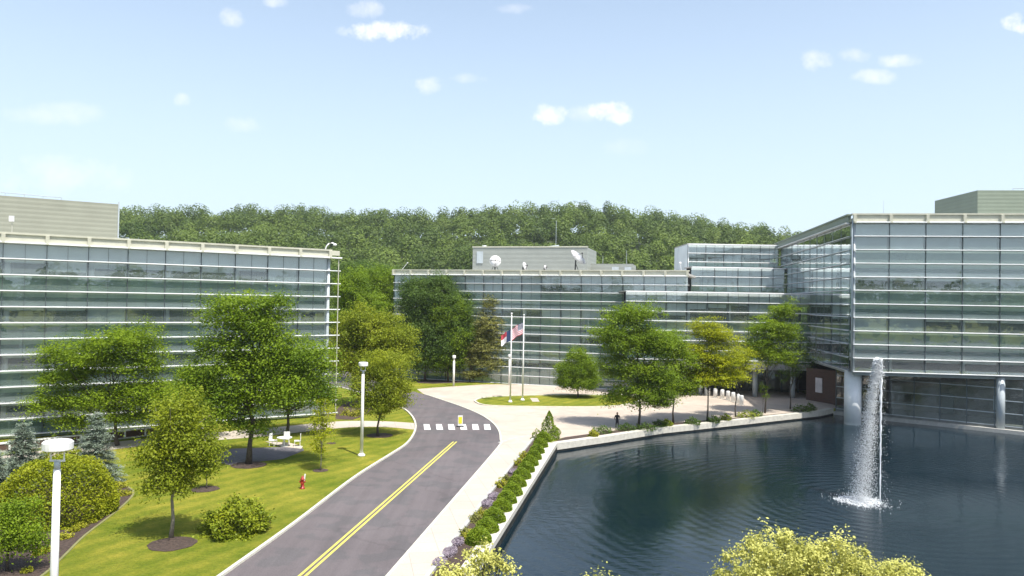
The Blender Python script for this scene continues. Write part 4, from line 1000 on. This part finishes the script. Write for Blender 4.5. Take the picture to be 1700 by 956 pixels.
# spruces
def spruce(px, py, top, w, label, seed, tiers=13):
    rng = np.random.default_rng(seed); b = P(px, py); s = ZPX(b.y); Hh = (py-top)*s; root = empty('blue_spruce', b, label, 'spruce', 'blue spruces by the left hedge')
    C = []; mb = MB(); mb.tube([b, b+Vector((0, 0, Hh))], [.16, .02], 8)
    for k in range(tiers):
        t = (k+.3)/tiers; rad_ = w*s*(1-t)**.85+.12; z = Hh*(.03+t*.95); nbr = int(7+11*(1-t))
        for j in range(nbr):
            a = rng.uniform(0, 2*pi); rl = rad_*rng.uniform(.75, 1.15); e = b+Vector((cos(a)*rl, sin(a)*rl, z-.18*rl+rng.uniform(-.15, .15)))
            s0 = b+Vector((0, 0, z+.1)); mb.tube([s0, e], [.035, .01], 4, False)
            m_ = int(150*rl+40); tt = rng.uniform(.12, 1, m_)
            pt = np.array(s0)[None]*(1-tt[:, None])+np.array(e)[None]*tt[:, None]; C.append(pt+rng.normal(size=(m_, 3))*np.array([.17, .17, .055])*(1.2-.4*tt[:, None]))
    C = np.concatenate(C); v, q = leaves(rng, C, .13, .7, .35); npmesh('crown', v, q, L['spruce'], root, rng.uniform(0, 1, len(C))); mb.build('trunk', M['bark'], root)
spruce(35, 806, 700, 48, 'blue spruce at the left edge behind the clipped hedge', 41)
spruce(158, 802, 682, 42, 'tall blue spruce behind the right end of the clipped hedge', 42)
spruce(-12, 850, 745, 44, 'blue spruce mostly cut off by the left edge of the view', 43)

# cone evergreen at planting strip end
rng_ = np.random.default_rng(50)
def cone(px, py, top, w, label, seed):
    rng = np.random.default_rng(seed); b = P(px, py); s = ZPX(b.y); Hh = (py-top)*s; root = empty('cone_evergreen', b, label, 'evergreen')
    n = 3200; t = rng.uniform(0, 1, n)**1.3; a = rng.uniform(0, 2*pi, n); r = w*s*(1-t)**.75*(.75+.25*rng.uniform(0, 1, n))*(1+.22*np.sin(a*3+t*9))
    pts = np.stack([b.x+r*np.cos(a), b.y+r*np.sin(a), t*Hh+.05], 1); v, q = leaves(rng, pts, .14, 0, .5); npmesh('crown', v, q, L['box'], root, rng.uniform(0, 1, n))
    MB().tube([b, b+Vector((0, 0, Hh*.8))], [.07, .02], 6).build('trunk', M['bark'], root)
cone(911, 729, 683, 17, 'pointed dark evergreen at the far end of the planting strip', 51)
shrub('evergreen_shrub', 892, 729, 10, 8, 'box', 'small dark shrub at the foot of the pointed evergreen, left side', seed=3, n=900)
shrub('evergreen_shrub', 922, 722, 9, 7, 'box', 'small dark shrub at the foot of the pointed evergreen, right side', seed=4, n=900)

# clipped hedge mass, lower-left shrubs
def hedge(name, c, r, kind, label, n, leaf, seed, box=2.6):
    rng = np.random.default_rng(seed); root = empty(name, (c[0], c[1], 0), label, 'hedge'); c = np.array(c); r = np.array(r)
    d = rng.normal(size=(n, 3)); d[:, 2] = np.abs(d[:, 2])*.9-.15; d /= np.linalg.norm(d, axis=1)[:, None]
    k = (np.abs(d)**box).sum(1)**(-1/box); lump = 1+.035*np.sin(d[:, 0]*11)*np.cos(d[:, 1]*9)+.03*np.sin(d[:, 2]*14+d[:, 0]*6)
    pts = c+d*k[:, None]*r*(lump[:, None])*rng.uniform(.90, 1.02, (n, 1)); pts[:, 2] = np.maximum(pts[:, 2], .05)
    v, q = leaves(rng, pts, leaf, .15); npmesh('foliage', v, q, L[kind], root, rng.uniform(0, 1, n))
    q = MB()
    for i in range(26):
        a = rng.uniform(0, 2*pi); e = rng.uniform(.2, 1.4); b = Vector((c[0]+r[0]*.3*cos(a), c[1]+r[1]*.3*sin(a), 0)); q.tube([b, Vector((c[0]+r[0]*.8*cos(a)*cos(e), c[1]+r[1]*.8*sin(a)*cos(e), r[2]*.8*sin(e)))], [.05, .01], 4, False)
    q.build('stem', M['bark'], root)
hc = Q(97, 800, 42.6); hedge('clipped_hedge', (hc.x, hc.y, 0), (2.75, 2.9, 3.2), 'hedge', 'big rounded yellow-green clipped hedge in the left mulch bed', 34000, .13, 61)
hedge('clipped_hedge', (Q(100,780,51).x, 51, 0), (1.6, 1.5, 2.1), 'hedge', 'smaller hedge mound between the spruces behind the big hedge', 9000, .13, 62)
T('dogwood_bush', (12, 948), [(25,848,30,22),(40,880,36,30),(10,890,36,30),(5,860,24,24),(50,905,22,16)], 'mid', 'leafy green bush overlapping the hedge at the lower left edge', 'bush', seed=63, leaf=.15, clump=.4, dens=.9, rad=.08, zsq=.9)
shrub('juniper', 393, 882, 49, 22, 'juniper', 'low wide juniper bush in a mulch ring beside the road', seed=9, n=9000, leaf=.16, rough=.2)
gl = [(62,921),(75,916),(107,893),(124,882),(134,876),(147,868),(158,862),(170,853),(176,846),(188,838),(207,822),(200,809),(45,950)]
for i, (x, y) in enumerate(gl): shrub('yellow_groundcover_shrub', x, y, 7.5+(i % 3)*1.8, 3.8, 'gold', f'low yellow-green tuft edging the left mulch bed, {"front-most" if i == 12 else ordn[i]+" from the front"}', 'shrub', 'yellow tufts along the mulch bed', seed=i, n=420, leaf=.11, rough=.3)
for i, (x, y) in enumerate(((574, 689), (588, 691), (600, 688))): shrub('yellow_perennial', x, y, 8, 5, 'gold', ['left', 'middle', 'right'][i]+' pale yellow clump in the mulch bed above the path', 'shrub', 'pale yellow clumps above the path', seed=20+i, n=420, leaf=.14, rough=.3)

# planting strip beside the pond
bb = [(902,727,10),(897,738,10.5),(891,748,10.5),(886,758,11),(880,768,11.5),(873,778.5,12),(866,789.5,12.5),(858,802,13),(850,816,14),(841,829,14),(833,842,14),(820,859,16),(808,876,16),(795,893,17)]
for i, (x, y, r) in enumerate(bb):
    shrub('boxwood_ball', x, y+.5*r, r*1.28, r*.78, 'box', f'round clipped boxwood by the pond coping, {ordn[i]} from the far end', 'shrub', 'boxwood balls in a row by the pond', seed=30+i, n=6500, leaf=.085, rough=.035)
for i, (x, y, r, k) in enumerate([(874,757,9,'gold'),(866,769,9,'gold'),(845,795,7,'olive'),(836,805,10,'gold'),(794,863,11,'olive'),(803,858,12,'gold'),(777,886,10,'olive'),(786,893,13,'gold')]):
    shrub('mixed_shrub', x-4, y+3, r, r*.55, k, f'{"golden" if k == "gold" else "olive"} shrub left of the boxwood row, {ordn[i]} from the far end', 'shrub', 'mixed shrubs left of the boxwood row', seed=50+i, n=900, leaf=.1, rough=.28)
for i, (x, y, r) in enumerate([(857, 785, 9), (824, 826, 11), (814, 838, 12), (765, 903, 12), (752, 920, 14), (735, 938, 14)]):
    rng = np.random.default_rng(70+i); b = P(x-5, y); s = ZPX(b.y); rr_ = r*s*.8; root = empty('lavender_clump', b, f'mauve lavender patch in the pond planting strip, {ordn[i]} from the far end', 'flowers', 'lavender patches by the pond')
    n = 1500; aa = rng.uniform(0, 2*pi, n); r0 = np.sqrt(rng.uniform(0, 1, n))*rr_; pts = np.stack([b.x+r0*np.cos(aa)+r0*np.sin(aa)*.25, b.y+1.9*r0*np.sin(aa), rng.uniform(.03, .22, n)], 1)
    v, q_ = leaves(rng, pts, .11, 0, .35); npmesh('flower', v, q_, M['lavender'], root, rng.uniform(0, 1, n))
for i, (x, y, r, k) in enumerate([(985,724,8,'gold'),(1000,717,17,'dark'),(1040,713,15,'dark'),(1072,712,17,'dark'),(1095,707,12,'dark'),(1107,706,9,'juniper'),(1150,703,12,'dark'),(1185,700,10,'dark'),(1205,697,9,'juniper'),(1240,692,16,'juniper'),(1255,690,10,'dark'),(1330,682,15,'dark'),(1345,680,9,'dark')]):
    shrub('low_shrub', x, y+1, r, 5, k, f'low {"dark" if k == "dark" else "yellow-green"} shrub in the bed between plaza and pond, {ordn[i]} from the left', 'shrub', 'low shrubs in the bed between plaza and pond', seed=90+i, n=900, leaf=.14, rough=.22)
for i, (x, y) in enumerate(((905, 636), (915, 636), (1000, 641), (1030, 641))): shrub('low_shrub', x, y, 12, 6, 'juniper', ['first', 'second', 'third', 'fourth'][i]+' low green shrub from the left along the central building base', 'shrub', 'shrubs at the central building base', seed=120+i, n=900, leaf=.2, rough=.2)

# flowering tree tops close to the viewpoint
T('flowering_tree', (1365, 0), [(1300,935,80,50),(1318,900,40,26),(1262,918,42,30),(1378,905,40,28),(1350,940,70,44),(1430,945,60,38),(1480,958,56,36),(1228,960,52,42),(1525,980,50,34),(1370,1010,200,75)], 'bloom', 'large tree in cream-yellow bloom topping the bottom right of the view', seed=80, leaf=.08, clump=.15, per=52, dens=1.15, Y=15.0, rad=.16, zsq=1, ntg=40)
T('flowering_tree', (790, 0), [(795,925,34,20),(770,945,40,24),(825,945,30,18),(745,960,34,20),(790,1000,80,50)], 'bloom', 'cream-yellow flowering tree at the bottom edge over the planting strip', seed=81, leaf=.095, clump=.16, per=45, dens=1.1, Y=17.0, rad=.12, zsq=1, ntg=30)
T('flowering_tree', (1005, 0), [(1003,958,16,12),(1005,985,40,30)], 'bloom', 'tip of a flowering tree just showing at the bottom centre', seed=82, leaf=.09, clump=.18, per=24, dens=.6, Y=17.0, rad=.07, zsq=1)

# ------------------------------------------------------------------ summer haze
m = bpy.data.materials.new('haze'); m.use_nodes = True; t = m.node_tree; t.nodes.clear()
vo = N(t, 'ShaderNodeVolumePrincipled'); vo.inputs['Color'].default_value = (.90, .95, 1.0, 1); vo.inputs['Density'].default_value = .00018; vo.inputs['Anisotropy'].default_value = .3
oo = N(t, 'ShaderNodeOutputMaterial'); t.links.new(vo.outputs[0], oo.inputs['Volume'])
MB().box((0, 200, 59), 5400, 3600, 130).build('haze', m, None, kind='stuff', label='thin pale summer haze over the valley', cat='haze')
